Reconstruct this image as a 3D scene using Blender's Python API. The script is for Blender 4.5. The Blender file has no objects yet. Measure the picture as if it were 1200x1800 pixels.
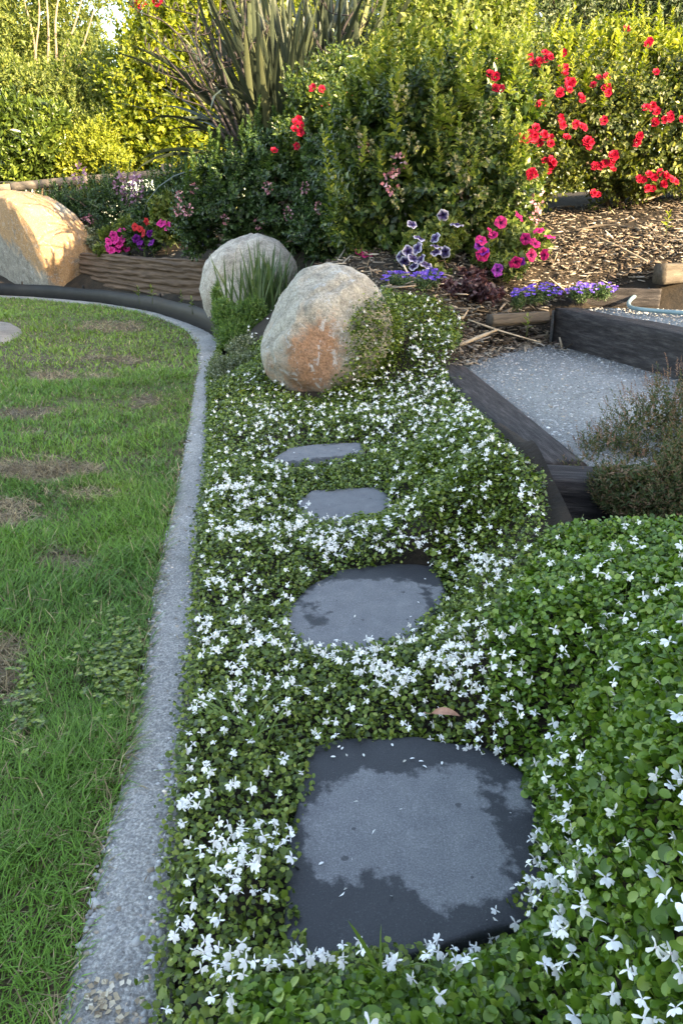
import bpy, math, random
import numpy as np
from mathutils import Vector, Matrix

S = bpy.context.scene
COL = S.collection
rng = np.random.default_rng(7)
random.seed(7)

# ------------------------------------------------------------------ camera, world, sun, exposure
TH = math.atan(500 / 1300.0)          # downward pitch
HC = 0.75                             # a crouching photographer's eye height
FP = 1300.0                           # focal length in pixels of the 1200 x 1800 photograph
cam_d = bpy.data.cameras.new('camera')
cam = bpy.data.objects.new('camera', cam_d)
COL.objects.link(cam)
cam_d.sensor_fit = 'VERTICAL'
cam_d.sensor_height = 36.0
cam_d.lens = 26.0
cam_d.clip_start = 0.02
cam_d.clip_end = 900
cam.location = (0, 0, HC)
cam.rotation_euler = (math.pi / 2 - TH, 0, 0)
S.camera = cam

SUN_EL = math.radians(19)
SUN_AZ = math.atan2(0.74, -0.67)      # clockwise from +Y: behind the camera, to the right
w = bpy.data.worlds.new('World')
S.world = w
w.use_nodes = True
nt = w.node_tree
bg = nt.nodes['Background']
sky = nt.nodes.new('ShaderNodeTexSky')
sky.sky_type = 'NISHITA'
sky.sun_disc = False
sky.sun_elevation = SUN_EL
sky.sun_rotation = SUN_AZ
sky.air_density = 1.0
sky.dust_density = 1.5
nt.links.new(sky.outputs[0], bg.inputs[0])
bg.inputs[1].default_value = 0.15
sd = bpy.data.lights.new('sun', 'SUN')
sd.energy = 3.8
sd.angle = math.radians(0.5)
sd.color = (1.0, 0.86, 0.64)
sun = bpy.data.objects.new('sun', sd)
COL.objects.link(sun)
SV = Vector((math.sin(SUN_AZ) * math.cos(SUN_EL), math.cos(SUN_AZ) * math.cos(SUN_EL), math.sin(SUN_EL)))
sun.rotation_euler = SV.to_track_quat('Z', 'Y').to_euler()
S.view_settings.view_transform = 'Standard'
S.view_settings.look = 'None'
S.view_settings.gamma = 1
S.view_settings.use_curve_mapping = False
S.view_settings.exposure = 2.95
S.view_settings.use_white_balance = True
S.view_settings.white_balance_temperature = 8000
S.view_settings.white_balance_tint = 10
try:
    S.cycles.max_bounces = 6
    S.cycles.transparent_max_bounces = 4
except Exception:
    pass

# ------------------------------------------------------------------ photograph <-> place
ct, st = math.cos(TH), math.sin(TH)


def ray(px, py):
    px = np.asarray(px, float); py = np.asarray(py, float)
    dx = (px - 600) / FP; dy = (900 - py) / FP
    return np.stack([dx, ct + st * dy, -st + ct * dy], -1)


def at_z(px, py, z=0.0):
    r = ray(px, py)
    t = (z - HC) / r[..., 2]
    return np.array([0, 0, HC]) + r * t[..., None]


def at_y(px, py, Y):
    r = ray(px, py)
    t = np.asarray(Y, float) / r[..., 1]
    return np.array([0, 0, HC]) + r * t[..., None]


def project(P):
    P = np.asarray(P, float)
    d = P - np.array([0, 0, HC])
    zc = d[..., 1] * ct - d[..., 2] * st
    up = d[..., 1] * st + d[..., 2] * ct
    zc = np.where(zc < 1e-3, 1e-3, zc)
    return 600 + FP * d[..., 0] / zc, 900 - FP * up / zc, zc


def in_poly(x, y, poly):
    poly = np.asarray(poly, float)
    x = np.asarray(x, float); y = np.asarray(y, float)
    c = np.zeros(x.shape, bool)
    n = len(poly)
    for i in range(n):
        x1, y1 = poly[i]; x2, y2 = poly[(i + 1) % n]
        if y1 == y2:
            continue
        c ^= ((y1 > y) != (y2 > y)) & (x < (x2 - x1) * (y - y1) / (y2 - y1) + x1)
    return c


def poly_dist(x, y, poly):
    """signed distance, positive inside"""
    poly = np.asarray(poly, float)
    d = np.full(np.shape(x), 1e9)
    n = len(poly)
    for i in range(n):
        a = poly[i]; b = poly[(i + 1) % n]
        ab = b - a
        L = ab @ ab + 1e-12
        t = np.clip(((x - a[0]) * ab[0] + (y - a[1]) * ab[1]) / L, 0, 1)
        d = np.minimum(d, np.hypot(x - a[0] - t * ab[0], y - a[1] - t * ab[1]))
    return np.where(in_poly(x, y, poly), d, -d)


_ph = np.random.default_rng(3).uniform(0, 6.28, (40, 3))
_dr = np.random.default_rng(4).normal(size=(40, 3))
_dr /= np.linalg.norm(_dr, axis=1)[:, None]


def noise3(P, scale, octaves=3, seed=0):
    """cheap smooth noise in about -1..1 from summed sines"""
    P = np.asarray(P, float)
    out = np.zeros(P.shape[:-1])
    a = 1.0; tot = 0
    for o in range(octaves):
        s = np.zeros_like(out)
        for k in range(5):
            j = (seed * 7 + o * 5 + k) % 40
            s += np.sin((P @ _dr[j]) * scale * (1 + .23 * k) + _ph[j, 0] + 1.7 * np.sin((P @ _dr[(j + 11) % 40]) * scale * .7 + _ph[j, 1]))
        out += a * s / 2.6
        tot += a
        a *= .5
        scale *= 2.1
    return out / tot


def norm(v):
    return v / (np.linalg.norm(v, axis=-1, keepdims=True) + 1e-9)


# ------------------------------------------------------------------ mesh helpers
def mesh(name, V, F, mats=(), mi=None, col=None, smooth=False, attrs=None):
    """V (n,3); F one array (m,k) or a list of such arrays"""
    if isinstance(F, np.ndarray):
        F = [F]
    F = [np.asarray(f, np.int32) for f in F if len(f)]
    me = bpy.data.meshes.new(name)
    V = np.asarray(V, np.float32)
    me.vertices.add(len(V))
    me.vertices.foreach_set('co', V.ravel())
    nl = sum(f.size for f in F); npoly = sum(len(f) for f in F)
    me.loops.add(nl)
    me.polygons.add(npoly)
    me.loops.foreach_set('vertex_index', np.concatenate([f.ravel() for f in F]))
    ls = []; s = 0
    for f in F:
        ls.append(s + np.arange(len(f)) * f.shape[1]); s += f.size
    me.polygons.foreach_set('loop_start', np.concatenate(ls).astype(np.int32))
    for m in mats:
        me.materials.append(m)
    if mi is not None:
        me.polygons.foreach_set('material_index', np.asarray(mi, np.int32))
    if smooth:
        me.polygons.foreach_set('use_smooth', np.ones(npoly, bool))
    me.update(calc_edges=True)
    if col is not None:
        c = np.ones((len(V), 4), np.float32); c[:, :3] = col
        a = me.color_attributes.new('tint', 'FLOAT_COLOR', 'POINT')
        a.data.foreach_set('color', c.ravel())
    for k, v in (attrs or {}).items():
        a = me.attributes.new(k, 'FLOAT', 'POINT')
        a.data.foreach_set('value', np.asarray(v, np.float32))
    me.validate()
    return me


def link(name, me, parent=None, loc=(0, 0, 0)):
    o = bpy.data.objects.new(name, me)
    COL.objects.link(o)
    o.location = loc
    if parent is not None:
        o.parent = parent
    return o


def tag(o, label=None, cat=None, group=None, kind=None):
    if label: o['label'] = label
    if cat: o['category'] = cat
    if group: o['group'] = group
    if kind: o['kind'] = kind
    return o


def root(name, loc, label, cat, group=None):
    o = bpy.data.objects.new(name, None)
    o.empty_display_size = .1
    COL.objects.link(o)
    o.location = tuple(float(v) for v in loc)
    return tag(o, label, cat, group)


def inst(T, TF, pos, R, sc):
    """replicate template T (v,3), faces list -> V, [F]"""
    n = len(pos); v = len(T)
    sc = np.asarray(sc, float)
    if sc.ndim == 1:
        sc = np.repeat(sc[:, None], 3, 1)
    P = np.einsum('nij,nvj->nvi', R, T[None] * sc[:, None, :]) + pos[:, None, :]
    offs = np.arange(n) * v
    Fs = [(f[None] + offs[:, None, None]).reshape(-1, f.shape[1]) for f in TF]
    return P.reshape(-1, 3), Fs


def frames(d, nrm):
    y = norm(d)
    x = norm(np.cross(y, nrm))
    z = np.cross(x, y)
    return np.stack([x, y, z], -1)


def rand_dir(n, r=None):
    return norm((r or rng).normal(size=(n, 3)))


def join(parts):
    """[(V,[F])] -> V,[F] by face size"""
    Vs = []; by = {}; off = 0
    for V, Fs in parts:
        Vs.append(V)
        for f in Fs:
            by.setdefault(f.shape[1], []).append(np.asarray(f) + off)
        off += len(V)
    return np.concatenate(Vs), [np.concatenate(v) for v in by.values()]


def tube(path, rad, n=7, cap=True):
    path = np.asarray(path, float)
    m = len(path)
    rad = np.broadcast_to(np.asarray(rad, float), (m,))
    t = norm(np.gradient(path, axis=0))
    ref = np.array([0, 0, 1.0]) if abs(t[:, 2]).mean() < .8 else np.array([1.0, 0, 0])
    u = norm(np.cross(t, ref)); v = np.cross(t, u)
    a = np.arange(n) / n * 2 * np.pi
    V = (path[:, None] + rad[:, None, None] * (u[:, None] * np.cos(a)[None, :, None] + v[:, None] * np.sin(a)[None, :, None])).reshape(-1, 3)
    i = np.arange(m - 1)[:, None] * n; j = np.arange(n)[None]; k = (j + 1) % n
    F = np.stack(np.broadcast_arrays(i + j, i + k, i + n + k, i + n + j), -1).reshape(-1, 4)
    Fs = [F]
    if cap:
        V = np.concatenate([V, path[:1], path[-1:]])
        c0 = m * n; c1 = c0 + 1
        jj = np.arange(n); kk = (jj + 1) % n
        Fs.append(np.concatenate([np.stack([kk, jj, np.full(n, c0)], -1), np.stack([(m - 1) * n + jj, (m - 1) * n + kk, np.full(n, c1)], -1)]))
    return V, Fs


def resample(P, n):
    P = np.asarray(P, float)
    # Catmull-Rom through the points
    Q = np.concatenate([[2 * P[0] - P[1]], P, [2 * P[-1] - P[-2]]])
    out = []
    for i in range(1, len(Q) - 2):
        t = np.linspace(0, 1, 12, endpoint=False)[:, None]
        a, b, c, d = Q[i - 1], Q[i], Q[i + 1], Q[i + 2]
        out.append(.5 * (2 * b + (c - a) * t + (2 * a - 5 * b + 4 * c - d) * t ** 2 + (3 * b - a - 3 * c + d) * t ** 3))
    out = np.concatenate(out + [P[-1:]])
    s = np.concatenate([[0], np.cumsum(np.linalg.norm(np.diff(out, axis=0), axis=1))])
    q = np.linspace(0, s[-1], n)
    return np.stack([np.interp(q, s, out[:, k]) for k in range(out.shape[1])], -1)


def ico(sub):
    import bmesh
    bm = bmesh.new()
    bmesh.ops.create_icosphere(bm, subdivisions=sub, radius=1)
    V = np.array([v.co[:] for v in bm.verts])
    F = np.array([[v.index for v in f.verts] for f in bm.faces])
    bm.free()
    return V, F


# ------------------------------------------------------------------ materials
def new_mat(name):
    m = bpy.data.materials.new(name)
    m.use_nodes = True
    n = m.node_tree.nodes
    b = n['Principled BSDF']
    return m, m.node_tree, b


def N(t, kind, **kw):
    n = t.nodes.new(kind)
    for k, v in kw.items():
        if k in n.inputs:
            n.inputs[k].default_value = v
        else:
            setattr(n, k, v)
    return n


def ramp(t, fac, stops, interp='LINEAR'):
    r = t.nodes.new('ShaderNodeValToRGB')
    r.color_ramp.interpolation = interp
    e = r.color_ramp.elements
    while len(e) < len(stops):
        e.new(.5)
    for i, (p, c) in enumerate(stops):
        e[i].position = p
        e[i].color = (*c, 1) if len(c) == 3 else c
    t.links.new(fac, r.inputs[0])
    return r


def mixc(t, fac, a, b, blend='MIX'):
    m = t.nodes.new('ShaderNodeMix')
    m.data_type = 'RGBA'
    m.blend_type = blend
    for s, v in ((m.inputs[0], fac), (m.inputs[6], a), (m.inputs[7], b)):
        if isinstance(v, bpy.types.NodeSocket):
            t.links.new(v, s)
        elif isinstance(v, (int, float)):
            s.default_value = v
        else:
            s.default_value = (*v, 1)
    return m.outputs[2]


def math_n(t, op, a, b=None, clamp=False):
    m = t.nodes.new('ShaderNodeMath')
    m.operation = op
    m.use_clamp = clamp
    for s, v in ((m.inputs[0], a), (m.inputs[1], b)):
        if v is None:
            continue
        if isinstance(v, bpy.types.NodeSocket):
            t.links.new(v, s)
        else:
            s.default_value = v
    return m.outputs[0]


def coords(t, scale=None, kind='Object'):
    tc = t.nodes.new('ShaderNodeTexCoord')
    return tc.outputs[kind]


def noise_n(t, vec, scale, detail=4, rough=.55, distortion=0):
    n = N(t, 'ShaderNodeTexNoise', Scale=scale, Detail=detail, Roughness=rough, Distortion=distortion)
    t.links.new(vec, n.inputs['Vector'])
    return n.outputs[0]


def bump(t, b, h, strength, dist):
    n = N(t, 'ShaderNodeBump', Strength=strength, Distance=dist)
    t.links.new(h, n.inputs['Height'])
    t.links.new(n.outputs[0], b.inputs['Normal'])


def leaf_mat(name, stops, rough=.45, trans=.3, tcol=None, spec=.4):
    """leaf colours spread over the leaves one by one, with some light let through"""
    m, t, b = new_mat(name)
    g = t.nodes.new('ShaderNodeNewGeometry')
    r = ramp(t, g.outputs['Random Per Island'], stops)
    t.links.new(r.outputs[0], b.inputs['Base Color'])
    b.inputs['Roughness'].default_value = rough
    b.inputs['Specular IOR Level'].default_value = spec
    if trans:
        tr = t.nodes.new('ShaderNodeBsdfTranslucent')
        c = mixc(t, 1.0, r.outputs[0], tcol or (1.25, 1.45, .5), 'MULTIPLY')
        t.links.new(c, tr.inputs[0])
        mx = t.nodes.new('ShaderNodeMixShader')
        mx.inputs[0].default_value = trans
        t.links.new(b.outputs[0], mx.inputs[1])
        t.links.new(tr.outputs[0], mx.inputs[2])
        t.links.new(mx.outputs[0], t.nodes['Material Output'].inputs[0])
    return m


def tint_mat(name, rough=.55, trans=.25, spec=.3, jitter=.25):
    m, t, b = new_mat(name)
    a = t.nodes.new('ShaderNodeAttribute')
    a.attribute_name = 'tint'
    g = t.nodes.new('ShaderNodeNewGeometry')
    v = math_n(t, 'MULTIPLY_ADD', g.outputs['Random Per Island'], 2 * jitter)
    v.node.inputs[2].default_value = 1 - jitter
    c = mixc(t, 1.0, a.outputs[0], v, 'MULTIPLY')
    t.links.new(c, b.inputs['Base Color'])
    b.inputs['Roughness'].default_value = rough
    b.inputs['Specular IOR Level'].default_value = spec
    if trans:
        tr = t.nodes.new('ShaderNodeBsdfTranslucent')
        t.links.new(c, tr.inputs[0])
        mx = t.nodes.new('ShaderNodeMixShader')
        mx.inputs[0].default_value = trans
        t.links.new(b.outputs[0], mx.inputs[1])
        t.links.new(tr.outputs[0], mx.inputs[2])
        t.links.new(mx.outputs[0], t.nodes['Material Output'].inputs[0])
    return m


def plain_mat(name, stops, scale=8, rough=.8, bs=.3, bd=.005, spec=.3, stretch=None, detail=6):
    m, t, b = new_mat(name)
    v = coords(t)
    if stretch:
        mp = N(t, 'ShaderNodeMapping')
        mp.inputs['Scale'].default_value = stretch
        t.links.new(v, mp.inputs[0])
        v = mp.outputs[0]
    n = noise_n(t, v, scale, detail, .6)
    r = ramp(t, n, stops)
    t.links.new(r.outputs[0], b.inputs['Base Color'])
    b.inputs['Roughness'].default_value = rough
    b.inputs['Specular IOR Level'].default_value = spec
    n2 = noise_n(t, v, scale * 4, 6, .6)
    bump(t, b, n2, bs, bd)
    return m


M = {}
M['soil'] = plain_mat('soil', [(.3, (.009, .007, .005)), (.7, (.028, .02, .013))], 14, .95, .6, .01)
M['thatch'] = plain_mat('lawn_thatch', [(.3, (.035, .026, .016)), (.55, (.085, .066, .038)), (.75, (.17, .13, .075))], 22, .95, .6, .01)
M['far_ground'] = plain_mat('far_ground', [(.3, (.04, .06, .02)), (.7, (.08, .09, .03))], 1.5, .95, .3, .02)
M['carpet_leaf'] = leaf_mat('carpet_leaf', [(0, (.024, .042, .007)), (.3, (.058, .098, .012)), (.7, (.115, .17, .02)), (1, (.22, .26, .05))], .42, .2)
M['mound_leaf'] = leaf_mat('mound_leaf', [(0, (.028, .06, .008)), (.35, (.068, .14, .015)), (.75, (.125, .215, .025)), (1, (.22, .29, .06))], .38, .25)
M['white_petal'] = leaf_mat('white_petal', [(0, (.42, .38, .30)), (.06, (.66, .65, .60)), (.3, (.78, .78, .78)), (1, (.88, .88, .88))], .6, .25, (1, 1, 1), .2)
M['petal_core'] = leaf_mat('petal_core', [(0, (.42, .40, .20)), (1, (.5, .44, .5))], .6, 0)
M['grass'] = tint_mat('grass_blade', .5, .25, .35)
M['flower_tint'] = tint_mat('flower_tint', .6, .3, .2, .12)
M['chip'] = tint_mat('bark_chip', .85, 0, .2, .35)
M['pebble'] = tint_mat('pebble', .75, 0, .3, .3)
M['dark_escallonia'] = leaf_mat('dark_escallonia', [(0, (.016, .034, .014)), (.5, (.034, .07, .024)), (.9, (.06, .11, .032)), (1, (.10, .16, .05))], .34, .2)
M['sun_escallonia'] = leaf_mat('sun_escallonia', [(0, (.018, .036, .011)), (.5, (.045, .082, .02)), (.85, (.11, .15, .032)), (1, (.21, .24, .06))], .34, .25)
M['sun_tip_leaf'] = leaf_mat('sun_tip_leaf', [(0, (.07, .10, .02)), (.5, (.15, .19, .038)), (1, (.27, .29, .08))], .4, .3)  # shoot tips coloured brighter: their sunlit look is put into the leaf colour
M['dark_tip_leaf'] = leaf_mat('dark_tip_leaf', [(0, (.03, .06, .02)), (.5, (.06, .11, .03)), (1, (.11, .17, .05))], .36, .25)  # darker copy of the tip leaf for the dark bushes
M['rose_leaf'] = leaf_mat('rose_leaf', [(0, (.022, .036, .012)), (.6, (.065, .088, .018)), (1, (.18, .19, .035))], .45, .25)
M['gold_leaf'] = leaf_mat('gold_leaf', [(0, (.08, .11, .015)), (.5, (.19, .22, .025)), (1, (.30, .31, .04))], .45, .3)
M['hedge_leaf'] = leaf_mat('hedge_leaf', [(0, (.03, .055, .008)), (.5, (.115, .15, .013)), (1, (.26, .27, .026))], .45, .35)
M['pale_leaf'] = leaf_mat('pale_leaf', [(0, (.045, .07, .018)), (.5, (.11, .145, .03)), (1, (.22, .24, .06))], .5, .35)
M['laurel_leaf'] = leaf_mat('laurel_leaf', [(0, (.03, .05, .012)), (.6, (.07, .11, .02)), (1, (.14, .18, .03))], .3, .25)
M['blue_green_leaf'] = leaf_mat('blue_green_leaf', [(0, (.035, .06, .028)), (.6, (.07, .10, .045)), (1, (.12, .14, .06))], .5, .25)
M['far_leaf'] = leaf_mat('far_leaf', [(0, (.035, .055, .015)), (.6, (.08, .105, .022)), (1, (.15, .17, .04))], .5, .3)
M['flax_leaf'] = None
M['feather_leaf'] = leaf_mat('feather_leaf', [(0, (.05, .10, .025)), (.6, (.09, .17, .04)), (1, (.15, .24, .06))], .5, .3)
M['spike_leaf'] = leaf_mat('spike_leaf', [(0, (.03, .06, .022)), (1, (.07, .12, .04))], .4, .2)
M['silver_leaf'] = leaf_mat('silver_leaf', [(0, (.05, .07, .03)), (.6, (.10, .12, .06)), (1, (.3, .32, .25))], .5, .25)
M['heath_leaf'] = leaf_mat('heath_leaf', [(0, (.04, .06, .022)), (.45, (.075, .10, .03)), (.75, (.14, .10, .05)), (1, (.25, .14, .09))], .6, .2)
M['heath_tip'] = leaf_mat('heath_tip', [(0, (.12, .07, .045)), (.5, (.22, .12, .08)), (1, (.32, .2, .13))], .6, .2, (1.2, 1, .8))
M['purple_leaf'] = leaf_mat('purple_leaf', [(0, (.03, .014, .016)), (.6, (.07, .03, .035)), (1, (.15, .08, .08))], .45, .2, (1.3, .8, .8))
M['petunia_leaf'] = leaf_mat('petunia_leaf', [(0, (.05, .075, .02)), (.6, (.11, .15, .035)), (1, (.22, .24, .07))], .5, .3)
M['stem'] = plain_mat('stem_bark', [(.3, (.05, .035, .022)), (.7, (.13, .095, .065))], 30, .9, .5, .004)
M['pale_bark'] = plain_mat('pale_bark', [(.3, (.13, .10, .07)), (.7, (.27, .215, .155))], 10, .9, .4, .01)
M['green_stem'] = plain_mat('green_stem', [(.3, (.06, .08, .03)), (.7, (.11, .13, .05))], 30, .6, .2, .002)
M['stalk'] = plain_mat('flower_stalk', [(.3, (.012, .010, .011)), (.7, (.04, .03, .03))], 20, .7, .3, .004)
M['dark_timber'] = plain_mat('dark_stained_timber', [(.3, (.014, .012, .012)), (.5, (.036, .031, .031)), (.72, (.085, .075, .072))], 9, .8, .9, .006, .25, (1, 8, 8), 9)
M['weathered'] = plain_mat('weathered_timber', [(.25, (.035, .028, .022)), (.6, (.09, .075, .06)), (.85, (.2, .165, .13))], 5, .9, .6, .006, .2, (1, 10, 10))
M['rail'] = plain_mat('grey_fence_timber', [(.25, (.06, .05, .042)), (.6, (.13, .11, .09)), (.85, (.22, .185, .15))], 3, .9, .5, .006, .2, (1, 8, 8))
M['plastic'] = plain_mat('black_plastic', [(.3, (.006, .0065, .008)), (.7, (.014, .0145, .017))], 6, .65, .12, .004, .25)
M['wire'] = plain_mat('fence_wire', [(.3, (.12, .12, .12)), (.7, (.22, .22, .22))], 10, .5, .1, .001)
M['dead_leaf'] = plain_mat('dead_leaf', [(.3, (.22, .10, .06)), (.7, (.42, .23, .16))], 60, .7, .4, .002)
M['unseen_house_wall'] = plain_mat('unseen_house_wall', [(.3, (.42, .40, .36)), (.7, (.5, .48, .44))], 3, .8, .1, .01)
M['unseen_house_roof'] = plain_mat('unseen_house_roof', [(.3, (.06, .06, .065)), (.7, (.09, .09, .095))], 3, .6, .1, .01)
M['glass'] = plain_mat('window_glass', [(.3, (.02, .025, .03)), (.7, (.03, .035, .04))], 1, .08, 0, .01, .6)


def concrete_mat():
    m, t, b = new_mat('exposed_concrete')
    v = coords(t)
    big = noise_n(t, v, 3.0, 4)
    fine = noise_n(t, v, 260, 4, .7)
    vo = N(t, 'ShaderNodeTexVoronoi', Scale=150)
    t.links.new(v, vo.inputs['Vector'])
    c1 = ramp(t, fine, [(.3, (.12, .118, .116)), (.5, (.265, .262, .26)), (.72, (.54, .535, .525))])
    c2 = ramp(t, big, [(.3, (.72, .72, .72)), (.7, (1.08, 1.07, 1.05))])
    c = mixc(t, 1.0, c1.outputs[0], c2.outputs[0], 'MULTIPLY')
    cell = ramp(t, vo.outputs['Color'], [(0, (.6, .61, .64)), (1, (1.3, 1.28, 1.24))])
    c = mixc(t, .8, c, cell.outputs[0], 'MULTIPLY')
    dirt = noise_n(t, v, 7, 5, .7, .4)
    dm = N(t, 'ShaderNodeMapRange'); dm.inputs[1].default_value = .56; dm.inputs[2].default_value = .72; dm.inputs[4].default_value = .55
    t.links.new(dirt, dm.inputs[0])
    c = mixc(t, dm.outputs[0], c, (.085, .075, .055))
    t.links.new(c, b.inputs['Base Color'])
    b.inputs['Roughness'].default_value = .85
    h = math_n(t, 'SUBTRACT', fine, vo.outputs['Distance'])
    bump(t, b, h, .8, .004)
    return m


M['concrete'] = concrete_mat()


def slate_mat():
    """stepping stone: pale where dry, nearly black where wet; 'dry' is metres inside the dry patch"""
    m, t, b = new_mat('stepping_stone_slate')
    v = coords(t)
    a = t.nodes.new('ShaderNodeAttribute'); a.attribute_name = 'dry'
    n1 = noise_n(t, v, 38, 5, .65)
    n2 = noise_n(t, v, 9, 3, .5)
    nn = math_n(t, 'MULTIPLY_ADD', n1, .09); nn.node.inputs[2].default_value = -.045
    n3 = math_n(t, 'MULTIPLY_ADD', n2, .03); n3.node.inputs[2].default_value = -.015
    d = math_n(t, 'ADD', math_n(t, 'ADD', a.outputs['Fac'], nn), n3)
    k = math_n(t, 'MULTIPLY_ADD', d, 75, True); k.node.inputs[2].default_value = .5
    fine = noise_n(t, v, 420, 3, .8)
    mid = noise_n(t, v, 22, 5, .6)
    dry = ramp(t, fine, [(.3, (.088, .092, .101)), (.55, (.148, .153, .165)), (.8, (.31, .315, .33))])
    dry2 = mixc(t, 1.0, dry.outputs[0], ramp(t, mid, [(.3, (.8, .8, .82)), (.7, (1.08, 1.07, 1.05))]).outputs[0], 'MULTIPLY')
    spots = N(t, 'ShaderNodeTexVoronoi', Scale=26)
    t.links.new(v, spots.inputs['Vector'])
    sp = math_n(t, 'LESS_THAN', math_n(t, 'ADD', spots.outputs['Distance'], math_n(t, 'MULTIPLY', n1, .35)), .27)
    kk = math_n(t, 'MULTIPLY', k, math_n(t, 'SUBTRACT', 1.0, math_n(t, 'MULTIPLY', sp, .75)))
    wet = ramp(t, fine, [(.3, (.018, .020, .026)), (.62, (.033, .035, .040)), (.78, (.12, .125, .14))])
    c = mixc(t, kk, wet.outputs[0], dry2)
    t.links.new(c, b.inputs['Base Color'])
    r = math_n(t, 'MULTIPLY_ADD', kk, .3); r.node.inputs[2].default_value = .5
    t.links.new(r, b.inputs['Roughness'])
    b.inputs['Specular IOR Level'].default_value = .3
    bump(t, b, math_n(t, 'ADD', fine, mid), .35, .003)
    return m


M['slate'] = slate_mat()


def rock_mat(name, base, patch, patch_thr, pale_amt, seed):
    """granular boulder: grey-buff, rust patches, pale lichen; attribute 'rust' says how rusty a place is"""
    m, t, b = new_mat(name)
    v = coords(t)
    mp = N(t, 'ShaderNodeMapping'); mp.inputs['Location'].default_value = (seed, seed * 2.3, 0)
    t.links.new(v, mp.inputs[0]); v = mp.outputs[0]
    fine = noise_n(t, v, 90, 6, .75)
    mid = noise_n(t, v, 14, 6, .65, .6)
    big = noise_n(t, v, 4.5, 5, .6, .3)
    vf = noise_n(t, v, 240, 3, .8)
    c = ramp(t, mid, [(.25, tuple(x * .5 for x in base)), (.5, base), (.75, tuple(min(x * 1.45, .75) for x in base))]).outputs[0]
    c = mixc(t, .9, c, ramp(t, fine, [(.3, (.42, .41, .40)), (.5, (1, 1, 1)), (.7, (1.5, 1.5, 1.47))]).outputs[0], 'MULTIPLY')
    c = mixc(t, .8, c, ramp(t, vf, [(.3, (.55, .54, .53)), (.5, (1, 1, 1)), (.7, (1.4, 1.4, 1.4))]).outputs[0], 'MULTIPLY')
    a = t.nodes.new('ShaderNodeAttribute'); a.attribute_name = 'rust'
    s = math_n(t, 'ADD', a.outputs['Fac'], math_n(t, 'ADD', math_n(t, 'MULTIPLY', big, 1.1), math_n(t, 'ADD', math_n(t, 'MULTIPLY', mid, .9), math_n(t, 'MULTIPLY', fine, .5))))
    k = N(t, 'ShaderNodeMapRange'); k.inputs[1].default_value = patch_thr; k.inputs[2].default_value = patch_thr + .3
    k.clamp = True
    t.links.new(s, k.inputs[0])
    k = math_n(t, 'MULTIPLY', k.outputs[0], .85)
    pc = mixc(t, .9, patch, ramp(t, fine, [(.3, (.45, .4, .36)), (.5, (1, 1, 1)), (.72, (1.6, 1.6, 1.6))]).outputs[0], 'MULTIPLY')
    c = mixc(t, k, c, pc)
    n4 = noise_n(t, v, 13, 6, .75, 1.2)
    n5 = noise_n(t, v, 60, 4, .7)
    q = math_n(t, 'ADD', math_n(t, 'MULTIPLY', n4, .75), math_n(t, 'MULTIPLY', n5, .35))
    k2 = N(t, 'ShaderNodeMapRange'); k2.inputs[1].default_value = .60; k2.inputs[2].default_value = .67; k2.inputs[4].default_value = pale_amt
    t.links.new(q, k2.inputs[0])
    c = mixc(t, k2.outputs[0], c, (.46, .48, .50))
    k3 = N(t, 'ShaderNodeMapRange'); k3.inputs[1].default_value = .66; k3.inputs[2].default_value = .74; k3.inputs[4].default_value = .5
    t.links.new(noise_n(t, v, 30, 5, .7, .5), k3.inputs[0])
    c = mixc(t, k3.outputs[0], c, (.07, .065, .055))
    t.links.new(c, b.inputs['Base Color'])
    b.inputs['Roughness'].default_value = .9
    b.inputs['Specular IOR Level'].default_value = .2
    bump(t, b, math_n(t, 'ADD', math_n(t, 'MULTIPLY', fine, .6), mid), 1.0, .02)
    return m


def flax_mat():
    m, t, b = new_mat('flax_leaf')
    oi = t.nodes.new('ShaderNodeObjectInfo')
    v = coords(t)
    mp = N(t, 'ShaderNodeMapping'); mp.inputs['Scale'].default_value = (60, 1.5, 1.5)
    t.links.new(v, mp.inputs[0])
    n = noise_n(t, mp.outputs[0], 2, 4)
    base = ramp(t, oi.outputs['Random'], [(0, (.014, .021, .014)), (.5, (.04, .053, .034)), (.85, (.08, .098, .055)), (1, (.15, .155, .08))])
    c = mixc(t, .8, base.outputs[0], ramp(t, n, [(.3, (.6, .6, .6)), (.7, (1.3, 1.3, 1.25))]).outputs[0], 'MULTIPLY')
    t.links.new(c, b.inputs['Base Color'])
    b.inputs['Roughness'].default_value = .42
    tr = t.nodes.new('ShaderNodeBsdfTranslucent')
    t.links.new(c, tr.inputs[0])
    mx = t.nodes.new('ShaderNodeMixShader'); mx.inputs[0].default_value = .15
    t.links.new(b.outputs[0], mx.inputs[1]); t.links.new(tr.outputs[0], mx.inputs[2])
    t.links.new(mx.outputs[0], t.nodes['Material Output'].inputs[0])
    return m


M['flax_leaf'] = flax_mat()
M['rock_near'] = rock_mat('rock_near', (.36, .335, .29), (.29, .15, .085), 1.36, .8, 3)
M['rock_mid'] = rock_mat('rock_mid', (.37, .345, .31), (.33, .27, .2), 1.75, .3, 11)
M['rock_far'] = rock_mat('rock_far', (.22, .21, .19), (.34, .205, .10), 1.40, .45, 19)

# ------------------------------------------------------------------ plan of the garden
def zs(pts, z=0.0):
    p = np.array(pts, float)
    return at_z(p[:, 0], p[:, 1], z)


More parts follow.
